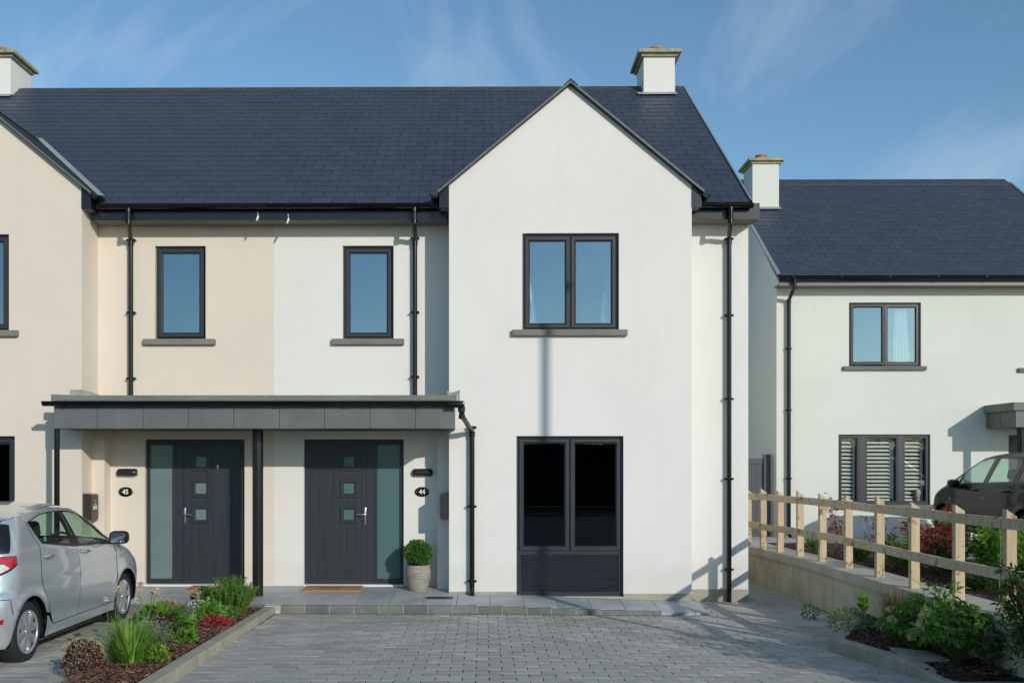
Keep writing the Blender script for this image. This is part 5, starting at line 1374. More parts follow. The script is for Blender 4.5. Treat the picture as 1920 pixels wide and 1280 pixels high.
    car.sidep([(1.575, 1.045), (1.655, 1.04), (1.60, railz(1.6)-.035), (1.50, railz(1.5)-.035)], 'door_pillar_trim', M['trim'], off=.003, parent=rdoor, step=.03)
    car.sidep([(1.66, 1.04), (1.75, 1.035), (1.66, railz(1.66)-.035), (1.605, railz(1.605)-.035)], 'door_pillar_trim', M['trim'], off=.003, parent=fdoor, step=.03)
    car.sidep([(.865, 1.125), (1.60, 1.035), (2.66, .985), (2.66, 1.01), (1.60, 1.06), (.855, 1.15)], 'waist_seal', M['trim'], off=.005, step=.03)
    # handles with scooped cups
    for hx, hz, dr_ in ((.97, .985, rdoor), (1.86, .955, fdoor)):
        for sg in (1, -1):
            y = sg*car.half(hx, hz)
            m = MB(); m.lathe([(.075, sg*-.002+y), (.070, y+sg*.002), (.045, y-sg*.004), (0, y-sg*.008)], (hx+.03, 0, hz), 'y', 20); car.part(m, 'handle_cup', P, 'auto', dr_)
            m = MB(); m.tube([(hx-.09, y+sg*.004, hz+.008), (hx-.07, y+sg*.030, hz+.010), (hx+.05, y+sg*.032, hz+.006), (hx+.085, y+sg*.006, hz+.002)], [.012, .016, .016, .012], 10); car.part(m, 'door_handle', M['rim'], 'auto', dr_)
    for sg in (1, -1):
        y = sg*(car.half(2.5, 1.0)+.03)
        m = MB(); m.cbox(2.47, 2.63, y-.005 if sg > 0 else y-.21, y+.21 if sg > 0 else y+.005, .985, 1.135, .05); mo = car.part(m, 'door_mirror', M['trim'], 'auto')
        m = MB(); m.cbox(2.462, 2.472, (y+.03 if sg > 0 else y-.19), (y+.19 if sg > 0 else y-.03), 1.005, 1.115, .004); car.part(m, 'mirror_glass', M['mirrorglass'], False, mo)
        m = MB(); m.cbox(2.50, 2.60, y-sg*.06, y+sg*.03, .985, 1.03, .01); car.part(m, 'mirror_arm', M['trim'], 'auto', mo)
    wheel(car, RA, wr, .205, .19, .028, 8, M['rim']); wheel(car, FA, wr, .205, .19, .028, 8, M['rim'])
    shell(car, .22, (RA, FA), ar)
    for y in (.36, -.36): seat(car, 1.75, y, 'front_seat', .62)
    seat(car, .95, .36, 'rear_seat', .52); seat(car, .95, -.36, 'rear_seat', .52)
    m = MB(); m.cbox(2.35, 2.85, -.65, .65, .75, .97, .04); car.part(m, 'dashboard', M['plastic'], 'auto')
    m = MB(); n = 24; m.tube([(2.30+.05*math.sin(2*math.pi*k/n), -.36+.18*math.cos(2*math.pi*k/n), .96+.17*math.sin(2*math.pi*k/n)) for k in range(n+1)], .014, 8, cap=False); car.part(m, 'steering_wheel', M['plastic'], 'auto')
    x_ = .98; y_ = -(car.half(x_, 1.15)-.012); m = MB(); m.lathe([(0, y_-.0), (.032, y_-.0)], (x_, 0, 1.155), 'y', 20)
    car.part(m, 'window_sticker', simple('turquoise_sticker', (.10, .55, .58), .5))
    return car
hatchback()

# ---------------- black people carrier on the neighbour's forecourt
def mpv():
    L = 4.43; W = .905
    ztop = spline_tab([(0, 1.05), (.12, 1.25), (.35, 1.53), (.7, 1.60), (1.4, 1.645), (2.1, 1.655), (2.55, 1.62), (2.8, 1.54), (3.1, 1.41), (3.4, 1.24), (3.64, 1.11), (3.95, 1.02), (4.25, .90), (4.43, .74)])
    xr = spline_tab([(.2, .08), (.45, 0), (.7, .02), (.95, .08), (1.2, .16), (1.45, .30), (1.6, .5)])
    xf = spline_tab([(.2, 4.36), (.4, 4.42), (.65, 4.43), (.8, 4.40), (.95, 4.22), (1.05, 3.98), (1.2, 3.65), (1.4, 3.25), (1.6, 2.85)])
    belt = spline_tab([(0, 1.14), (1.4, 1.08), (2.4, 1.04), (3.3, .99), (4.4, .8)])
    prof = spline_tab([(.2, .86), (.45, .895), (.7, .905), (.95, .895), (1.05, .88), (2, .88)])
    RA, FA, wr = .80, 3.58, .325; ar = .375
    car = Car('people_carrier', (sx(1745, 19.4)+W-.12, 15.05, .32), 1, 'black people carrier parked nose to the house behind the timber fence', L, W, .20, ztop, xr, xf, belt, prof, .4, .7, .075, ((RA, .33, .39, .014), (FA, .33, .39, .014)))
    car.az = .33; P = M['blackpaint']; g = .004; rail = car.rail; top = lambda x: rail(x)-.03
    w1 = [(1.20, 1.13), (2.02, 1.10), (1.95, top(1.95)), (1.55, top(1.55)), (1.22, top(1.22)-.005), (1.14, 1.45)]
    w0 = [(.42, 1.20), (1.08, 1.14), (1.05, top(1.05)-.01), (.75, top(.75)-.03), (.50, 1.42)]
    w2 = [(2.14, 1.095), (2.98, 1.065), (2.98, top(2.98)-.02), (2.70, top(2.70)), (2.3, top(2.3)), (2.10, top(2.10))]
    w3 = [(3.05, 1.065), (3.44, 1.055), (3.28, 1.17), (3.05, top(3.05)-.03)]
    cb = [(2.07, rail(2.07)-.004), (2.09, 1.10), (2.12, .9), (2.11, .55), (2.07, .32)]; cr_ = [(1.13, rail(1.13)-.004), (1.13, 1.15), (1.17, .95), (1.14, .75), (1.21, .5), (1.25, .32)]; cf = [(3.50, 1.09), (3.42, .97), (3.31, .76), (3.21, .56), (3.16, .32)]
    arc = lambda a, b, n=10: [(a+(b-a)*i/n, rail(a+(b-a)*i/n)-.004) for i in range(n+1)]
    rd = car.sidep([(x+g, z) for x, z in cr_[::-1]] + arc(1.13, 2.07)[1:-1] + cb, 'rear_door', P, [w1])
    fd = car.sidep([(x+g, z) for x, z in cb[::-1]] + arc(2.07, 3.48)[1:] + [(x-g, z) for x, z in cf], 'front_door', P, [w2, w3])
    car.sidep([(xr(.3)+.05, .22), (RA-ar, .22)] + circ(RA, .33, ar, 180, 18, 20) + [(1.18, .45)] + [(x-g, z) for x, z in cr_[::-1] if z > .5] + [(.9, rail(.9)-.004), (.6, rail(.6)-.004), (.45, rail(.45)-.004), (xr(1.3)+.06, 1.3), (xr(1)+.05, 1.0), (xr(.7)+.05, .7)], 'rear_quarter_panel', P, [w0])
    car.sidep([(RA+ar, .20), (FA-ar, .20), (FA-ar, .31), (RA+ar, .31)], 'sill_panel', M['plastic'])
    car.sidep([(3.168, .32), (FA-ar, .32)] + circ(FA, .33, ar, 178, 20, 20)[1:] + [(4.05, .60), (4.08, .78), (3.95, rail(3.95)-.004), (3.75, rail(3.75)-.004), (3.58, rail(3.58)-.004), (3.515, 1.085)] + [(x+g, z) for x, z in cf[1:-1]], 'front_wing', P)
    car.sidep([(FA+ar, .22), (4.25, .22), (4.28, .5), (4.2, .75), (4.09, .78), (4.06, .6)] + circ(FA, .33, ar, 18, 0, 4), 'front_bumper', P)
    car.sidep([(4.0, .72), (4.2, .66), (4.22, .75), (3.98, .87)], 'head_lamp', M['clearlens'], off=.005, step=.04)
    car.endp([(-.7, .22), (.7, .22), (.7, .74), (-.7, .74)], 'front_bumper', P, rear=False); car.endp([(-.7, .22), (.7, .22), (.66, 1.4), (-.66, 1.4)], 'tailgate', P)
    car.topp(3.70, 4.34, 'bonnet', P); car.topp(2.7, 3.69, 'windscreen', M['carglass'], inset=.05); car.topp(.42, 2.72, 'roof_panel', P)
    car.topp(2.7, 3.70, 'windscreen_pillar', P, v0=.91, v1=1.0, ny=3, off=.001); car.topp(2.7, 3.70, 'windscreen_pillar', P, v0=-1, v1=-.91, ny=3, off=.001)
    for ww, nm, dd, gl in ((w1, 'rear_side_window', rd, 'carglass'), (w2, 'front_side_window', fd, 'carglass'), (w3, 'quarter_light', fd, 'carglass'), (w0, 'rear_quarter_window', None, 'darkglass')):
        cx = sum(p[0] for p in ww)/len(ww); cz = sum(p[1] for p in ww)/len(ww)
        ins = [(cx+(x-cx)*.93, cz+(z-cz)*.92) for x, z in ww]; o_ = [(cx+(x-cx)*1.012, cz+(z-cz)*1.02) for x, z in ww]
        car.sidep(o_, 'window_seal', M['trim'], [ins], off=.002, parent=dd, step=.03); car.sidep(ins, nm, M[gl], off=-.004, parent=dd, step=.07)
    for hx, dr_ in ((1.36, rd), (2.40, fd)):
        for sg in (1, -1):
            y = sg*car.half(hx, .98); m = MB(); m.tube([(hx-.11, y+sg*.004, .98), (hx-.08, y+sg*.032, .985), (hx+.07, y+sg*.032, .98), (hx+.10, y+sg*.006, .975)], .017, 10); car.part(m, 'door_handle', P, 'auto', dr_)
    for sg in (1, -1):
        y = sg*(car.half(2.95, 1.02)+.01); m = MB(); m.cbox(2.90, 3.07, min(y, y+sg*.20), max(y, y+sg*.20), 1.0, 1.16, .055); mo = car.part(m, 'door_mirror', P, 'auto')
        m = MB(); m.cbox(2.95, 3.04, y-sg*.08, y+sg*.04, .99, 1.04, .01); car.part(m, 'mirror_arm', M['trim'], 'auto', mo)
    wheel(car, RA, wr, .22, .21, .03, 5, M['rim']); wheel(car, FA, wr, .22, .21, .03, 5, M['rim'])
    shell(car, .22, (RA, FA), ar)
    for y in (.38, -.38): seat(car, 2.25, y, 'front_seat', .66); seat(car, 1.35, y, 'rear_seat', .62)
    m = MB(); m.cbox(2.85, 3.4, -.7, .7, .85, 1.04, .04); car.part(m, 'dashboard', M['plastic'], 'auto')
mpv()
# ------------------------------------------------------------------ vegetation
def leaf(mb, p, d, L, W, up=None, fold=.25, droop=.0):
    d = d.normalized(); u = up or Vector((0, 0, 1)); s = d.cross(u)
    if s.length < 1e-3: s = Vector((1, 0, 0))
    s.normalize(); n = s.cross(d)
    a = p; m = p + d*L*.5 + n*L*.04; t = p + d*L - n*L*droop
    b = len(mb.v)
    mb.v += [tuple(a), tuple(m+s*W*.5+n*W*fold), tuple(t), tuple(m-s*W*.5+n*W*fold)]
    mb.f += [(b, b+1, b+2), (b, b+2, b+3)]; mb.mi += [0, 0]
def rv(r, z=0.0): return Vector((r.gauss(0, 1), r.gauss(0, 1), r.gauss(0, 1)+z)).normalized()
def clump(mb, r, c, rad, n, L, W, outward=.8, shell=.55, zb=.35, lumps=0, droop=0.1):
    c = Vector(c); rad = Vector(rad)
    cs = [rv(r) for _ in range(lumps)]
    for _ in range(n):
        dirn = rv(r); k = shell + (1-shell)*r.random()**.6
        if lumps:
            q = max(cs, key=lambda v: v.dot(dirn)); k *= .72 + .34*max(0, q.dot(dirn))**6
        p = c + Vector((dirn.x*rad.x, dirn.y*rad.y, dirn.z*rad.z))*k
        d = (dirn*outward + rv(r)*.7 + Vector((0, 0, zb)))
        leaf(mb, p, d, L*r.uniform(.6, 1.2), W*r.uniform(.7, 1.2), up=(dirn+rv(r)*.5).normalized(), droop=droop)
def blade(mb, base, d, L, w, bend, seg=5):
    base = Vector(base); h = Vector((d.x, d.y, 0)); h = h.normalized() if h.length > 0 else Vector((1, 0, 0)); s = Vector((-h.y, h.x, 0)); P = base.copy(); ang = math.atan2(d.z, math.hypot(d.x, d.y)); b = len(mb.v)
    for i in range(seg+1):
        t = i/seg; ww = w*(1-t**2.2)*.5 + .0004
        mb.v += [tuple(P-s*ww), tuple(P+s*ww)]
        a = ang - bend*t*t; P = P + (h*math.cos(a)+Vector((0, 0, math.sin(a))))*L/seg
    for i in range(seg): mb.f.append((b+2*i, b+2*i+1, b+2*i+3, b+2*i+2)); mb.mi.append(0)
def tuft(mb, r, c, n, L, w, spread=.5, bend=.9, rad=.05):
    for _ in range(n):
        a = r.uniform(0, 2*math.pi); e = math.pi/2 - abs(r.gauss(0, spread)); q = r.random()**.5*rad
        blade(mb, (c[0]+q*math.cos(a), c[1]+q*math.sin(a), c[2]), Vector((math.cos(a)*math.cos(e), math.sin(a)*math.cos(e), math.sin(e))), L*r.uniform(.55, 1.1), w*r.uniform(.7, 1.2), bend*r.uniform(.4, 1.3))
def stem_path(r, base, d, L, n=6, wob=.12):
    P = Vector(base); d = d.normalized(); out = [P.copy()]
    for _ in range(n): d = (d+rv(r)*wob).normalized(); P = P+d*L/n; out.append(P.copy())
    return out
G = {}
G['boxl'] = leaf_mat('box_leaf', [(0.032, 0.096, 0.016), (0.072, 0.192, 0.0288), (0.128, 0.288, 0.048), (0.048, 0.136, 0.0192)], .35)
G['rose'] = leaf_mat('rosemary_leaf', [(0.064, 0.16, 0.024), (0.112, 0.272, 0.032), (0.176, 0.368, 0.048), (0.08, 0.192, 0.032)], .5)
G['dark'] = leaf_mat('dark_green_leaf', [(0.0288, 0.08, 0.016), (0.056, 0.136, 0.024), (0.088, 0.192, 0.032)], .35)
G['mid'] = leaf_mat('mid_green_leaf', [(0.064, 0.16, 0.024), (0.128, 0.288, 0.04), (0.208, 0.4, 0.056), (0.08, 0.192, 0.032)], .4)
G['lime'] = leaf_mat('lime_leaf', [(0.144, 0.288, 0.024), (0.24, 0.396, 0.036), (0.108, 0.228, 0.024)], .4)
G['strap'] = leaf_mat('strap_leaf', [(0.08, 0.176, 0.024), (0.144, 0.304, 0.04), (0.224, 0.4, 0.064), (0.352, 0.416, 0.112)], .4)
G['silver'] = leaf_mat('silver_leaf', [(0.138, 0.196, 0.115), (0.218, 0.287, 0.172), (0.299, 0.368, 0.253)], .6)
G['purple'] = leaf_mat('purple_leaf', [(0.0585, 0.0156, 0.0156), (0.117, 0.026, 0.026), (0.065, 0.0195, 0.0195), (0.182, 0.065, 0.039), (0.091, 0.039, 0.026)], .4)
G['tip'] = leaf_mat('cream_tip', [(.42, .36, .16), (.55, .48, .28), (.35, .32, .12)], .6)
G['red'] = leaf_mat('red_leaf', [(0.21, 0.018, 0.018), (0.36, 0.03, 0.027), (0.15, 0.03, 0.0225), (0.48, 0.06, 0.045)], .4)
G['crimson'] = leaf_mat('crimson_leaf', [(0.39, 0.026, 0.039), (0.546, 0.052, 0.078), (0.26, 0.0195, 0.026)], .4)
G['straw'] = leaf_mat('straw_blade', [(.16, .10, .055), (.24, .16, .09), (.12, .075, .04), (.30, .22, .13)], .7)
G['hel'] = leaf_mat('hellebore_leaf', [(0.06, 0.16, 0.02), (0.12, 0.28, 0.035), (0.20, 0.40, 0.05)], .32, .4)
G['helfl'] = leaf_mat('hellebore_flower', [(.40, .44, .08), (.52, .50, .16), (.46, .30, .22), (.34, .44, .06)], .5, .25)
G['white'] = leaf_mat('white_petal', [(.75, .75, .72), (.8, .8, .76)], .6, .2)
G['pink'] = leaf_mat('pink_petal', [(.62, .34, .38), (.72, .50, .50), (.50, .22, .30)], .6, .2)
G['blush'] = leaf_mat('blush_petal', [(.74, .58, .50), (.80, .70, .64), (.60, .42, .32)], .6, .2)
G['blue'] = leaf_mat('blue_petal', [(.04, .08, .5)], .6, .2)
G['twig'] = simple('twig_bark', (.16, .10, .06), .85, var=.3, vs=30)
G['gstem'] = simple('green_stem', (.12, .19, .05), .6, var=.2, vs=30)
def plant(name, loc, label, cat, parts, group=None):
    """parts: (name, MB, material, stuff)"""
    t = thing(name, loc, label, cat, group)
    for nm, mb, mt, st in parts:
        if not mb.v: continue
        o = mb.build(nm, mt, t, fix=False)
        if st: tag(o, kind='stuff')
    return t
# --- box ball in a ribbed stone pot
PXc = sx(784, 13.72); PYc = 13.72; pz = plat_z(PXc, PYc)
t = thing('potted_box_ball', (PXc, PYc, pz), 'clipped box ball in a ribbed grey stone pot beside the number 44 door', 'potted plant')
m_, nt, b_ = _mat('ribbed_stoneware'); b_.inputs['Roughness'].default_value = .8
cc = ramp(nt, noise(nt, 7, 6, .7, stretch=(1, 1, 9)), [(.3, (.15, .135, .11)), (.5, (.30, .275, .23)), (.72, (.45, .42, .36))]); nt.links.new(cc, b_.inputs['Base Color'])
bump(nt, b_, noise(nt, 8, 4, .6, stretch=(.6, .6, 14)), .6, .01)
m = MB(); prof = []; 
for i in range(22):
    u = i/21; h = .36*u; rr = .128 + .052*math.sin(min(1, u*1.05)*1.9)**1.0*1.0 - .012*max(0, u-.75)*4; prof.append((rr + .0016*(i % 2), h))
prof = [(0, 0), (.12, 0)] + prof + [(prof[-1][0]-.016, .362), (prof[-1][0]-.02, .32)]
m.lathe([(a, pz+h) for a, h in prof], (PXc, PYc, 0), n=40); m.build('pot', m_, t, smooth='auto')
m = MB(); m.lathe([(0, pz+.335), (.16, pz+.33)], (PXc, PYc, 0)); m.build('soil', M['soil'], t)
r = random.Random(21); m = MB(); clump(m, r, (PXc, PYc, pz+.52), (.19, .19, .185), 3800, .030, .020, shell=.80, lumps=26, zb=.5)
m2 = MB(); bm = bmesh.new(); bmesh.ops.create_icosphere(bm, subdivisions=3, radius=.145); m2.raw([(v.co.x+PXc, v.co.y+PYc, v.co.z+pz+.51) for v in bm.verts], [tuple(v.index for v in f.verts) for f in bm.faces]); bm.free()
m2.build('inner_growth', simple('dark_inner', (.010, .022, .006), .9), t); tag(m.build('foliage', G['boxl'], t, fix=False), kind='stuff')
# --- left bed, from the far end to the front
def bz(y): return -.10+.018*(12.6-y)*.9
r = random.Random(5)
y = 12.05; x = -3.16; c = (x, y, bz(y)); m = MB(); w = MB()
for k in range(190):
    a = r.uniform(0, 6.28); q = r.random()**.6*.25; d = Vector((math.cos(a)*q*1.1, math.sin(a)*q*1.1, .42)); pth = stem_path(r, (x+math.cos(a)*q*.7, y+math.sin(a)*q*.7, c[2]), d, r.uniform(.26, .42)*(1.25-q*1.5), 5, .08)
    w.tube(pth, .0018, 3, False)
    for j in range(1, 6):
        for _ in range(12): leaf(m, pth[j]-(pth[j]-pth[j-1])*r.random(), Vector((r.gauss(0,.6), r.gauss(0,.6), .8)), .042, .010)
plant('rosemary_bush', c, 'bright green upright rosemary bush at the far end of the left bed by the post', 'shrub', [('stems', w, G['twig'], 0), ('foliage', m, G['rose'], 1)])
y = 11.92; x = -3.42; c = (x, y, bz(y)); m = MB(); tpm = MB(); clump(m, r, (x, y, c[2]+.16), (.17, .17, .15), 420, .075, .042, zb=.5); clump(tpm, r, (x+.1, y+.1, c[2]+.32), (.15, .12, .06), 160, .024, .014, zb=1)
plant('hebe_bush', c, 'dark leaved bush with cream buds left of the rosemary', 'shrub', [('foliage', m, G['dark'], 1), ('buds', tpm, G['tip'], 1)])
y = 11.35; x = -3.22; c = (x, y, bz(y)); m = MB(); f = MB(); clump(m, r, (x, y, c[2]+.10), (.17, .17, .13), 420, .060, .030, zb=.5)
for _ in range(120): 
    q = rv(r, .8); p = Vector((x-.14, y-.02, c[2]+.16))+Vector((q.x*.12, q.y*.12, abs(q.z)*.09)); leaf(f, p, rv(r, .5), .022, .018)
plant('candytuft', c, 'low green plant with white flower clusters in front of the rosemary', 'flower', [('foliage', m, G['mid'], 1), ('petals', f, G['white'], 1)])
y = 11.0; x = -3.05; c = (x, y, bz(y)); m = MB(); clump(m, r, (x, y, c[2]+.03), (.15, .13, .07), 260, .055, .016, zb=.5)
plant('red_sedum', c, 'small crimson leaved plant beside the mulch near the kerb', 'flower', [('foliage', m, G['crimson'], 1)])
def thrift(loc, label, n, hmin, hmax, sp, mt, seed, hd=.026):
    r = random.Random(seed); t = thing('thrift_flower', loc, label, 'flower')
    st = MB(); heads = 0
    hm = MB()
    for _ in range(42): leaf(hm, Vector((0, 0, 0))+rv(r, .2)*hd*.4, rv(r, .3), hd, hd*.7)
    me = mesh_of(hm, 'flower_head', mt)
    for _ in range(n):
        a = r.uniform(0, 6.28); d = Vector((math.cos(a)*sp, math.sin(a)*sp, 1)); pth = stem_path(r, (loc[0]+r.gauss(0, .03), loc[1]+r.gauss(0, .03), loc[2]), d, r.uniform(hmin, hmax), 7, .035)
        st.tube(pth, .0032, 4, False); piece('flower_head', me, t, pth[-1], (0, 0, r.uniform(0, 6)), (1, 1, r.uniform(.7, 1)))
    tag(st.build('stems', G['gstem'], t, fix=False), kind='stuff'); return t
y = 11.1; x = -3.45; c = (x, y, bz(y)); m = MB(); clump(m, r, (x, y, c[2]+.10), (.13, .13, .13), 260, .045, .022)
plant('cream_shrub', c, 'small pale cream variegated plant in the middle of the left bed', 'shrub', [('foliage', m, G['silver'], 1)])
thrift((-3.36, 11.35, bz(11.3)), 'slender pink flowers standing left of the candytuft', 7, .25, .40, .20, G['pink'], 3, .020)
y = 10.45; x = -3.18; c = (x, y, bz(y)); m = MB(); tuft(m, r, c, 48, .27, .022, .36, .7, .05)
plant('iris_clump', c, 'clump of upright strappy green leaves with yellowing tips mid left bed', 'flower', [('blades', m, G['strap'], 1)])
y = 10.1; x = -3.38; c = (x, y, bz(y)); m = MB(); tp = MB()
for _ in range(150):
    q = rv(r, .6); p = Vector((x, y, c[2]+.11))+Vector((q.x*.26, q.y*.24, q.z*.19)); leaf(m, p, Vector((q.x, q.y, .15+q.z*.4)), r.uniform(.08, .13), r.uniform(.06, .10), up=Vector((q.x*.3, q.y*.3, 1)), droop=.2, fold=.1)
plant('bergenia', c, 'broad glossy green leaved plant below the cream tipped heather', 'flower', [('foliage', m, G['mid'], 1)])
y = 10.35; x = -3.42; c = (x, y, bz(y)); m = MB(); clump(m, r, (x, y, c[2]+.26), (.21, .18, .10), 500, .030, .014, zb=.7); clump(tp, r, (x, y, c[2]+.31), (.22, .19, .08), 260, .026, .013, zb=1)
clump(m, r, (x, y, c[2]+.1), (.15, .15, .15), 200, .04, .02)
plant('tipped_heather', c, 'purple heather with cream tips behind the broad leaved plant', 'shrub', [('foliage', m, G['purple'], 1), ('tips', tp, G['tip'], 1)])
y = 9.45; x = -3.16; c = (x, y, bz(y)); m = MB(); w = MB()
for k in range(70):
    a = r.uniform(0, 6.28); d = Vector((math.cos(a)*.5, math.sin(a)*.5, .9)); pth = stem_path(r, c, d, r.uniform(.12, .22), 4, .15); w.tube(pth, .002, 3, False)
    for j in range(1, 5):
        for _ in range(5): leaf(m, pth[j], Vector((r.gauss(0,.7), r.gauss(0,.7), .6)), .036, .012)
plant('lavender_clump', c, 'grey green lavender clump right of the tall strappy plant', 'shrub', [('stems', w, G['twig'], 0), ('foliage', m, G['silver'], 1)])
y = 8.85; x = -3.24; c = (x, y, bz(y)); m = MB(); tuft(m, r, c, 430, .42, .015, .50, .85, .13)
plant('daylily_clump', c, 'large fan of long narrow green leaves in the left bed', 'flower', [('blades', m, G['strap'], 1)])
r = random.Random(70)                                                    # low filler growth between the named plants
for i, (fx, fy, fr, mt_, lb) in enumerate(((-3.05, 9.9, .12, 'mid', 'small green seedling by the kerb in front of the broad leaved plant'), (-3.38, 9.6, .14, 'dark', 'low dark green growth between the heather and the lavender'), (-3.1, 11.7, .13, 'rose', 'low green sprawl at the foot of the rosemary'), (-3.0, 8.9, .10, 'lime', 'tiny yellow green weed on the mulch beside the strappy clump'), (-3.44, 10.75, .15, 'mid', 'leafy green plant between the heather and the pale shrub'))):
    m = MB(); clump(m, r, (fx, fy, bz(fy)+.05), (fr, fr, .09), 240, .045, .018, zb=.6); plant('ground_plant', (fx, fy, bz(fy)), lb, 'flower', [('foliage', m, G[mt_], 1)])
thrift((-3.28, 9.25, bz(9.2)), 'tall blush flower stalks rising above the strappy clump', 5, .50, .70, .20, G['blush'], 8, .030)
thrift((-3.50, 9.1, bz(9.1)), 'two tall pale flower stalks nearest the silver car', 3, .42, .74, .16, G['blush'], 12, .030)
y = 8.55; x = -3.55; c = (x, y, bz(y)-.03); m = MB(); tp = MB(); clump(m, r, (x, y, c[2]+.11), (.18, .18, .165), 1700, .030, .015, shell=.75, lumps=14, zb=.5); clump(tp, r, (x, y, c[2]+.125), (.18, .18, .17), 800, .017, .010, shell=.95, zb=.8)
plant('burgundy_heather', c, 'round burgundy heather with cream flower tips at the front of the left bed', 'shrub', [('foliage', m, G['purple'], 1), ('flower_tips', tp, G['tip'], 1)])
y = 8.8; x = -3.70; thrift((x, 8.75, -.12), 'small pink flower leaning out beside the burgundy heather', 1, .22, .25, .6, G['pink'], 2, .028)
# --- right hand lower bed
def rz_(x): return -.06
c = (4.02, 10.75, rz_(0)); m = MB(); clump(m, r, (c[0], c[1], c[2]+.09), (.24, .2, .14), 620, .045, .018, zb=.5)
plant('catmint_mound', c, 'low grey green mound at the back corner of the right hand bed', 'shrub', [('foliage', m, G['silver'], 1)])
c = (4.25, 10.9, -.06); m = MB()
for _ in range(26):
    a = r.uniform(0, 6.28); p = Vector(c)+Vector((0, 0, r.uniform(.05, .30))); leaf(m, p, Vector((math.cos(a)*.7, math.sin(a)*.7, .8)), r.uniform(.10, .16), r.uniform(.05, .075), droop=.1)
plant('lime_foxglove', c, 'bright lime green leafy plant beside the brown grass', 'flower', [('leaves', m, G['lime'], 1)])
c = (4.38, 10.35, -.06); m = MB(); tuft(m, r, c, 560, .50, .006, .15, .45, .10)
plant('brown_grass', c, 'tuft of dry brown ornamental grass against the concrete wall', 'grass', [('blades', m, G['straw'], 1)])
c = (3.88, 11.6, -.14); m = MB(); clump(m, r, (c[0], c[1], c[2]+.14), (.10, .1, .09), 130, .035, .02)
plant('small_sprig', c, 'small green sprig at the foot of the concrete wall left of the bed', 'flower', [('foliage', m, G['dark'], 1)])
c = (4.45, 9.85, -.06); m = MB(); f = MB(); clump(m, r, (c[0], c[1], c[2]+.10), (.30, .35, .13), 560, .060, .035)
for _ in range(30): q = rv(r, .5); leaf(f, Vector((c[0]-.2+q.x*.14, c[1]+.1+q.y*.14, c[2]+.18+q.z*.06)), rv(r), .018, .016)
plant('lungwort', c, 'dark green ground plant with tiny blue flowers below the brown grass', 'flower', [('foliage', m, G['dark'], 1), ('petals', f, G['blue'], 1)])
def hellebore(c, label, nl, nf, R0, seed, H=.30):
    r = random.Random(seed); t = thing('hellebore', c, label, 'flower'); w = MB()
    lm = MB()
    for k in range(7):
        a = R(-100+200*k/6); leaf(lm, Vector((0, 0, 0)), Vector((math.cos(a), math.sin(a), .05)), .105*(1-.25*abs(k-3)/3), .034, droop=.18, fold=.15)
    me = mesh_of(lm, 'leaf', G['hel'])
    fm = MB()
    for k in range(5):
        a = 2*math.pi*k/5
        leaf(fm, Vector((0, 0, 0)), Vector((math.cos(a), math.sin(a), .55)), .060, .058, droop=-.1, fold=.2)
    fme = mesh_of(fm, 'flower', G['helfl'])
    for _ in range(nl):
        a = r.uniform(0, 6.28); q = r.random()**.5; h = H*(1.05-.55*q*q)*r.uniform(.8, 1.1); p = Vector((c[0]+math.cos(a)*q*R0, c[1]+math.sin(a)*q*R0, c[2]+h))
        w.tube([c, ((c[0]+p.x)/2+r.gauss(0, .01), (c[1]+p.y)/2, c[2]+h*.7), tuple(p)], .004, 4, False)
        piece('leaf', me, t, p, (r.gauss(0, .3), r.uniform(.0, .55), a), (r.uniform(.8, 1.3),)*3)
    for _ in range(nf):
        a = r.uniform(0, 6.28); q = r.uniform(.5, 1.15); h = H*(1.0-.75*max(0, q-.5))*r.uniform(.7, 1.15); p = Vector((c[0]+math.cos(a)*q*R0, c[1]+math.sin(a)*q*R0*.9, c[2]+max(.04, h)))
        w.tube([c, ((c[0]*.4+p.x*.6), (c[1]*.4+p.y*.6), c[2]+h*.9), tuple(p)], .0035, 4, False)
        piece('flower', fme, t, p, (r.uniform(1.6, 3.0), r.uniform(-.5, .5), a), (r.uniform(.8, 1.2),)*3)
    tag(w.build('stems', G['gstem'], t, fix=False), kind='stuff')
hellebore((4.36, 8.98, -.06), 'large hellebore with pale green flowers in the right hand bed', 130, 46, .38, 4, .50)
hellebore((4.22, 9.65, -.06), 'smaller hellebore with cream flowers behind the large one', 50, 18, .27, 6, .44)
def woody(name, c, label, mt, H, n, spread, leafL, leafW, lpn, seed, cat='shrub', twig='twig', rad=.005, tips=None, clus=3, group=None):
    r = random.Random(seed); w = MB(); m = MB(); tm = MB()
    for k in range(n):
        a = r.uniform(0, 6.28); d = Vector((math.cos(a)*spread, math.sin(a)*spread, 1)); pth = stem_path(r, c, d, H*r.uniform(.6, 1.05), 7, .16); w.tube(pth, [rad*(1-.1*i) for i in range(8)], 4, False)
        for j in range(2, 8):
            for _ in range(clus):
                q = stem_path(r, pth[j], (rv(r, .4)+d.normalized()*.4), leafL*2.0, 2, .2); w.tube(q, rad*.35, 3, False)
                for _ in range(lpn):
                    p = q[1]+(q[2]-q[1])*r.random(); tgt = tm if (tips and j >= 6) else m; leaf(tgt, p, rv(r, .2)+(q[2]-q[1]).normalized()*.8, leafL*r.uniform(.7, 1.2), leafW*r.uniform(.7, 1.2), droop=.12)
    ps = [('branches', w, G[twig], 0), ('foliage', m, G[mt], 1)]
    if tips: ps.append(('young_leaves', tm, G[tips], 1))
    return plant(name, c, label, cat, ps, group)
woody('silver_bush', (4.53, 8.72, -.06), 'silvery leaved twiggy bush right of the large hellebore', 'silver', .44, 16, .45, .035, .014, 5, 11)
woody('tall_shrub', (4.52, 8.02, -.06), 'tall dark green shrub at the right edge of the photograph', 'dark', 1.02, 13, .14, .075, .028, 4, 12, rad=.008)
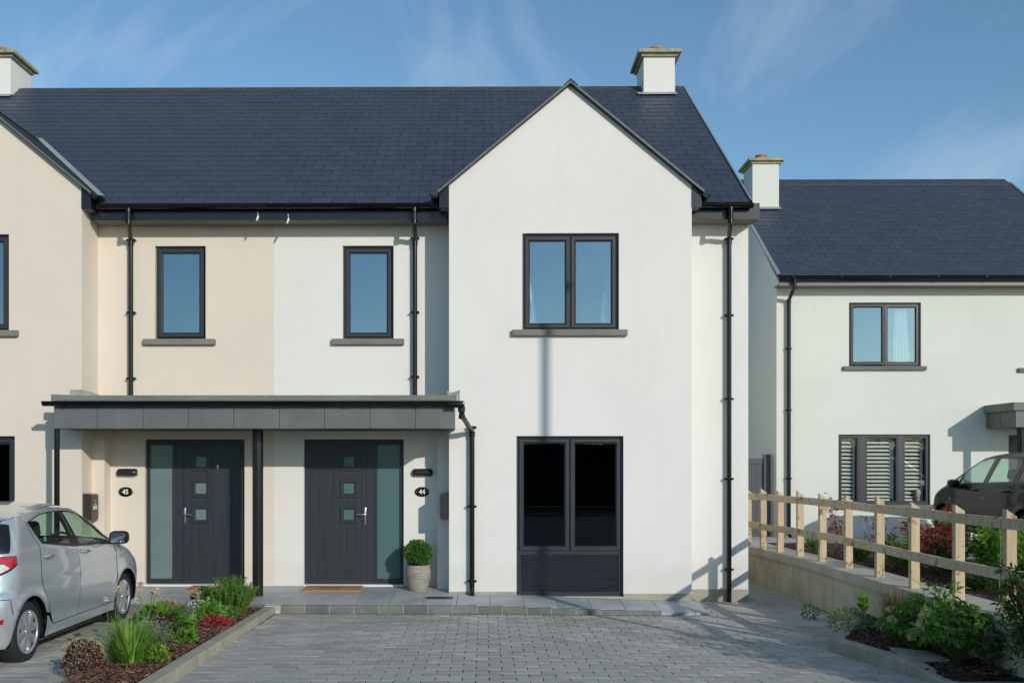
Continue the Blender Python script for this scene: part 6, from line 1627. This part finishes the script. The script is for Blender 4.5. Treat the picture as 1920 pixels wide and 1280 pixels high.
woody('garden_shrub', (4.9, 7.45, -.06), 'broad evergreen shrub just outside the right edge that shades the bed', 'dark', .62, 34, .5, .075, .034, 5, 15, rad=.008)
woody('garden_shrub', (5.1, 6.6, -.06), 'taller evergreen shrub outside the right edge that shades the driveway', 'dark', 1.55, 34, .20, .075, .034, 5, 16, rad=.010)
woody('euphorbia', (4.32, 9.55, -.06), 'yellow green leafy stems in front of the fence above the hellebore', 'lime', .66, 5, .22, .075, .020, 5, 14, twig='gstem')
# --- upper bed behind the fence
UZ = .36
woody('nandina', (5.35, 14.8, UZ), 'thin shrub with dark red leaves against the white wall behind the fence', 'red', .95, 7, .30, .055, .028, 3, 31, clus=2)
woody('nandina', (5.75, 14.3, UZ), 'second red leaved shrub between fence posts below the shuttered window', 'red', .85, 6, .35, .05, .026, 3, 32, clus=2)
woody('photinia', (6.1, 13.2, UZ), 'bushy green shrub with reddish young leaves in the middle of the upper bed', 'mid', .74, 20, .45, .065, .030, 5, 33, tips='red')
woody('photinia', (5.75, 12.1, UZ), 'green and red leaved shrub behind the fifth fence post', 'dark', .60, 20, .50, .06, .028, 5, 34, tips='red')
woody('laurel', (6.35, 11.9, UZ), 'bright green laurel bush in front of the black car wheel', 'lime', .60, 22, .50, .085, .042, 5, 35)
woody('laurel', (6.15, 11.3, UZ), 'second bright green broad leaved bush beside the black car', 'mid', .50, 20, .50, .085, .045, 5, 36)
woody('nandina', (6.05, 10.1, UZ), 'tall sparse stems with crimson leaf sprays before the black car door', 'crimson', .95, 4, .22, .06, .030, 4, 37, twig='gstem', clus=2)
woody('heather_bush', (5.55, 13.6, UZ), 'low dark green bush behind the fence at the far end', 'dark', .42, 14, .55, .035, .018, 6, 38)
woody('heather_bush', (5.25, 15.6, UZ), 'small green mound near the side gate', 'mid', .24, 12, .7, .03, .016, 6, 39)
woody('berberis', (6.0, 9.6, UZ), 'yellow green bush with red leaves near the right edge of the upper bed', 'mid', .42, 13, .6, .045, .022, 6, 40, tips='crimson')
woody('berberis', (5.5, 12.9, UZ), 'mixed green bush in the upper bed right behind the fence', 'mid', .45, 12, .6, .045, .022, 6, 41, tips='lime')
woody('low_creeper', (5.45, 10.8, UZ), 'low dull green creeper at the fence foot in the upper bed', 'dark', .22, 18, 1.1, .035, .018, 5, 42)
woody('low_creeper', (5.6, 9.5, UZ), 'low olive creeper spreading over the mulch at the right', 'strap', .22, 18, 1.1, .035, .018, 5, 43)
woody('low_creeper', (5.5, 14.3, UZ), 'low green ground plant between fence posts three and four', 'mid', .26, 16, 1.0, .035, .018, 5, 44)
t = thing('thin_sapling', (5.28, 10.0, UZ), 'thin bare green sapling stem behind the fence', 'sapling'); r = random.Random(9); w = MB(); pth = stem_path(r, (5.28, 10.0, UZ), Vector((.05, 0, 1)), .8, 7, .07); w.tube(pth, [.008-.0006*i for i in range(8)], 6, False)
for j in (3, 4, 5, 6): w.tube(stem_path(r, pth[j], rv(r, .6), .2, 4, .1), .0028, 4, False)
w.build('stem', G['gstem'], t); m = MB()
for j in range(3, 8):
    for _ in range(4): leaf(m, pth[j], rv(r, .3), .06, .02)
m.build('leaves', G['lime'], t, fix=False)
# --- hedge and trees across the road: behind the camera, they show only as reflections in the glass
r = random.Random(77)
def tree(c, H, crown, label, seed, dense=900, bare=False):
    r = random.Random(seed); t = thing('roadside_tree', c, label, 'tree', 'trees across the road'); w = MB(); m = MB()
    tr = stem_path(r, c, Vector((0, 0, 1)), H*.55, 6, .05); w.tube(tr, [.16-.012*i for i in range(7)], 8, False)
    tipsl = []
    for k in range(26):
        b = tr[r.choice((3, 4, 5, 6))]; q = stem_path(r, b, rv(r, .8), H*r.uniform(.2, .45), 6, .18); w.tube(q, [.05-.006*i for i in range(7)], 5, False); tipsl.append(q)
        for _ in range(3): q2 = stem_path(r, q[r.choice((3, 4, 5))], rv(r, .5), H*.16, 5, .25); w.tube(q2, .010, 4, False); tipsl.append(q2)
    w.build('trunk', G['twig'], t, fix=False)
    if not bare:
        for _ in range(dense):
            q = r.choice(tipsl); p = q[r.choice((3, 4, len(q)-1))]+rv(r)*crown*.12; leaf(m, p, rv(r, .3), .26, .18)
    else:
        for _ in range(dense//3): q = r.choice(tipsl); leaf(m, q[-1]+rv(r)*.2, rv(r, .3), .12, .08)
    tag(m.build('crown', G['dark'], t, fix=False), kind='stuff')
m = MB(); m.box(-45, 32, -19.0, -17.6, -.2, 2.65)
hg = thing('hedge', (0, -18, 0), 'dark hedge across the road reflected in the windows', 'hedge'); m.build('inner_growth', simple('hedge_inner', (.012, .018, .008), .95), hg)
m = MB()
def htop(x): return 2.78 if 1.7 < x < 3.9 else 3.35 + .3*math.sin(x*.9)
for _ in range(20000): X = r.uniform(-45, 32); leaf(m, Vector((X, r.uniform(-17.6, -17.25), r.uniform(-.1, htop(X)))), Vector((r.gauss(0, .6), 1, r.gauss(0, .6))), .22, .15)
for _ in range(6000): X = r.uniform(-45, 32); leaf(m, Vector((X, r.uniform(-19, -17.3), htop(X)-.1+r.random()**2*.5)), rv(r, .8), .22, .13)
tag(m.build('foliage', G['dark'], hg, fix=False), kind='stuff')
for i, (x, y, H) in enumerate(((-19, -21, 5.5), (-11.5, -22, 4.6), (9, -24, 5.2), (17, -21, 7.0), (21.5, -22, 7.6), (26, -23, 6.0), (-28, -22, 6.5))):
    tree((x, y, -.2), H, H*.4, ('low round tree', 'small tree', 'thin tree', 'tall bare tree', 'tallest bare tree', 'bare tree', 'spreading tree')[i]+' across the road behind the hedge, tree number %s from the left' % ('three','four','five','six','seven','eight','two')[i], 50+i, 700, bare=i > 2 and i < 6)
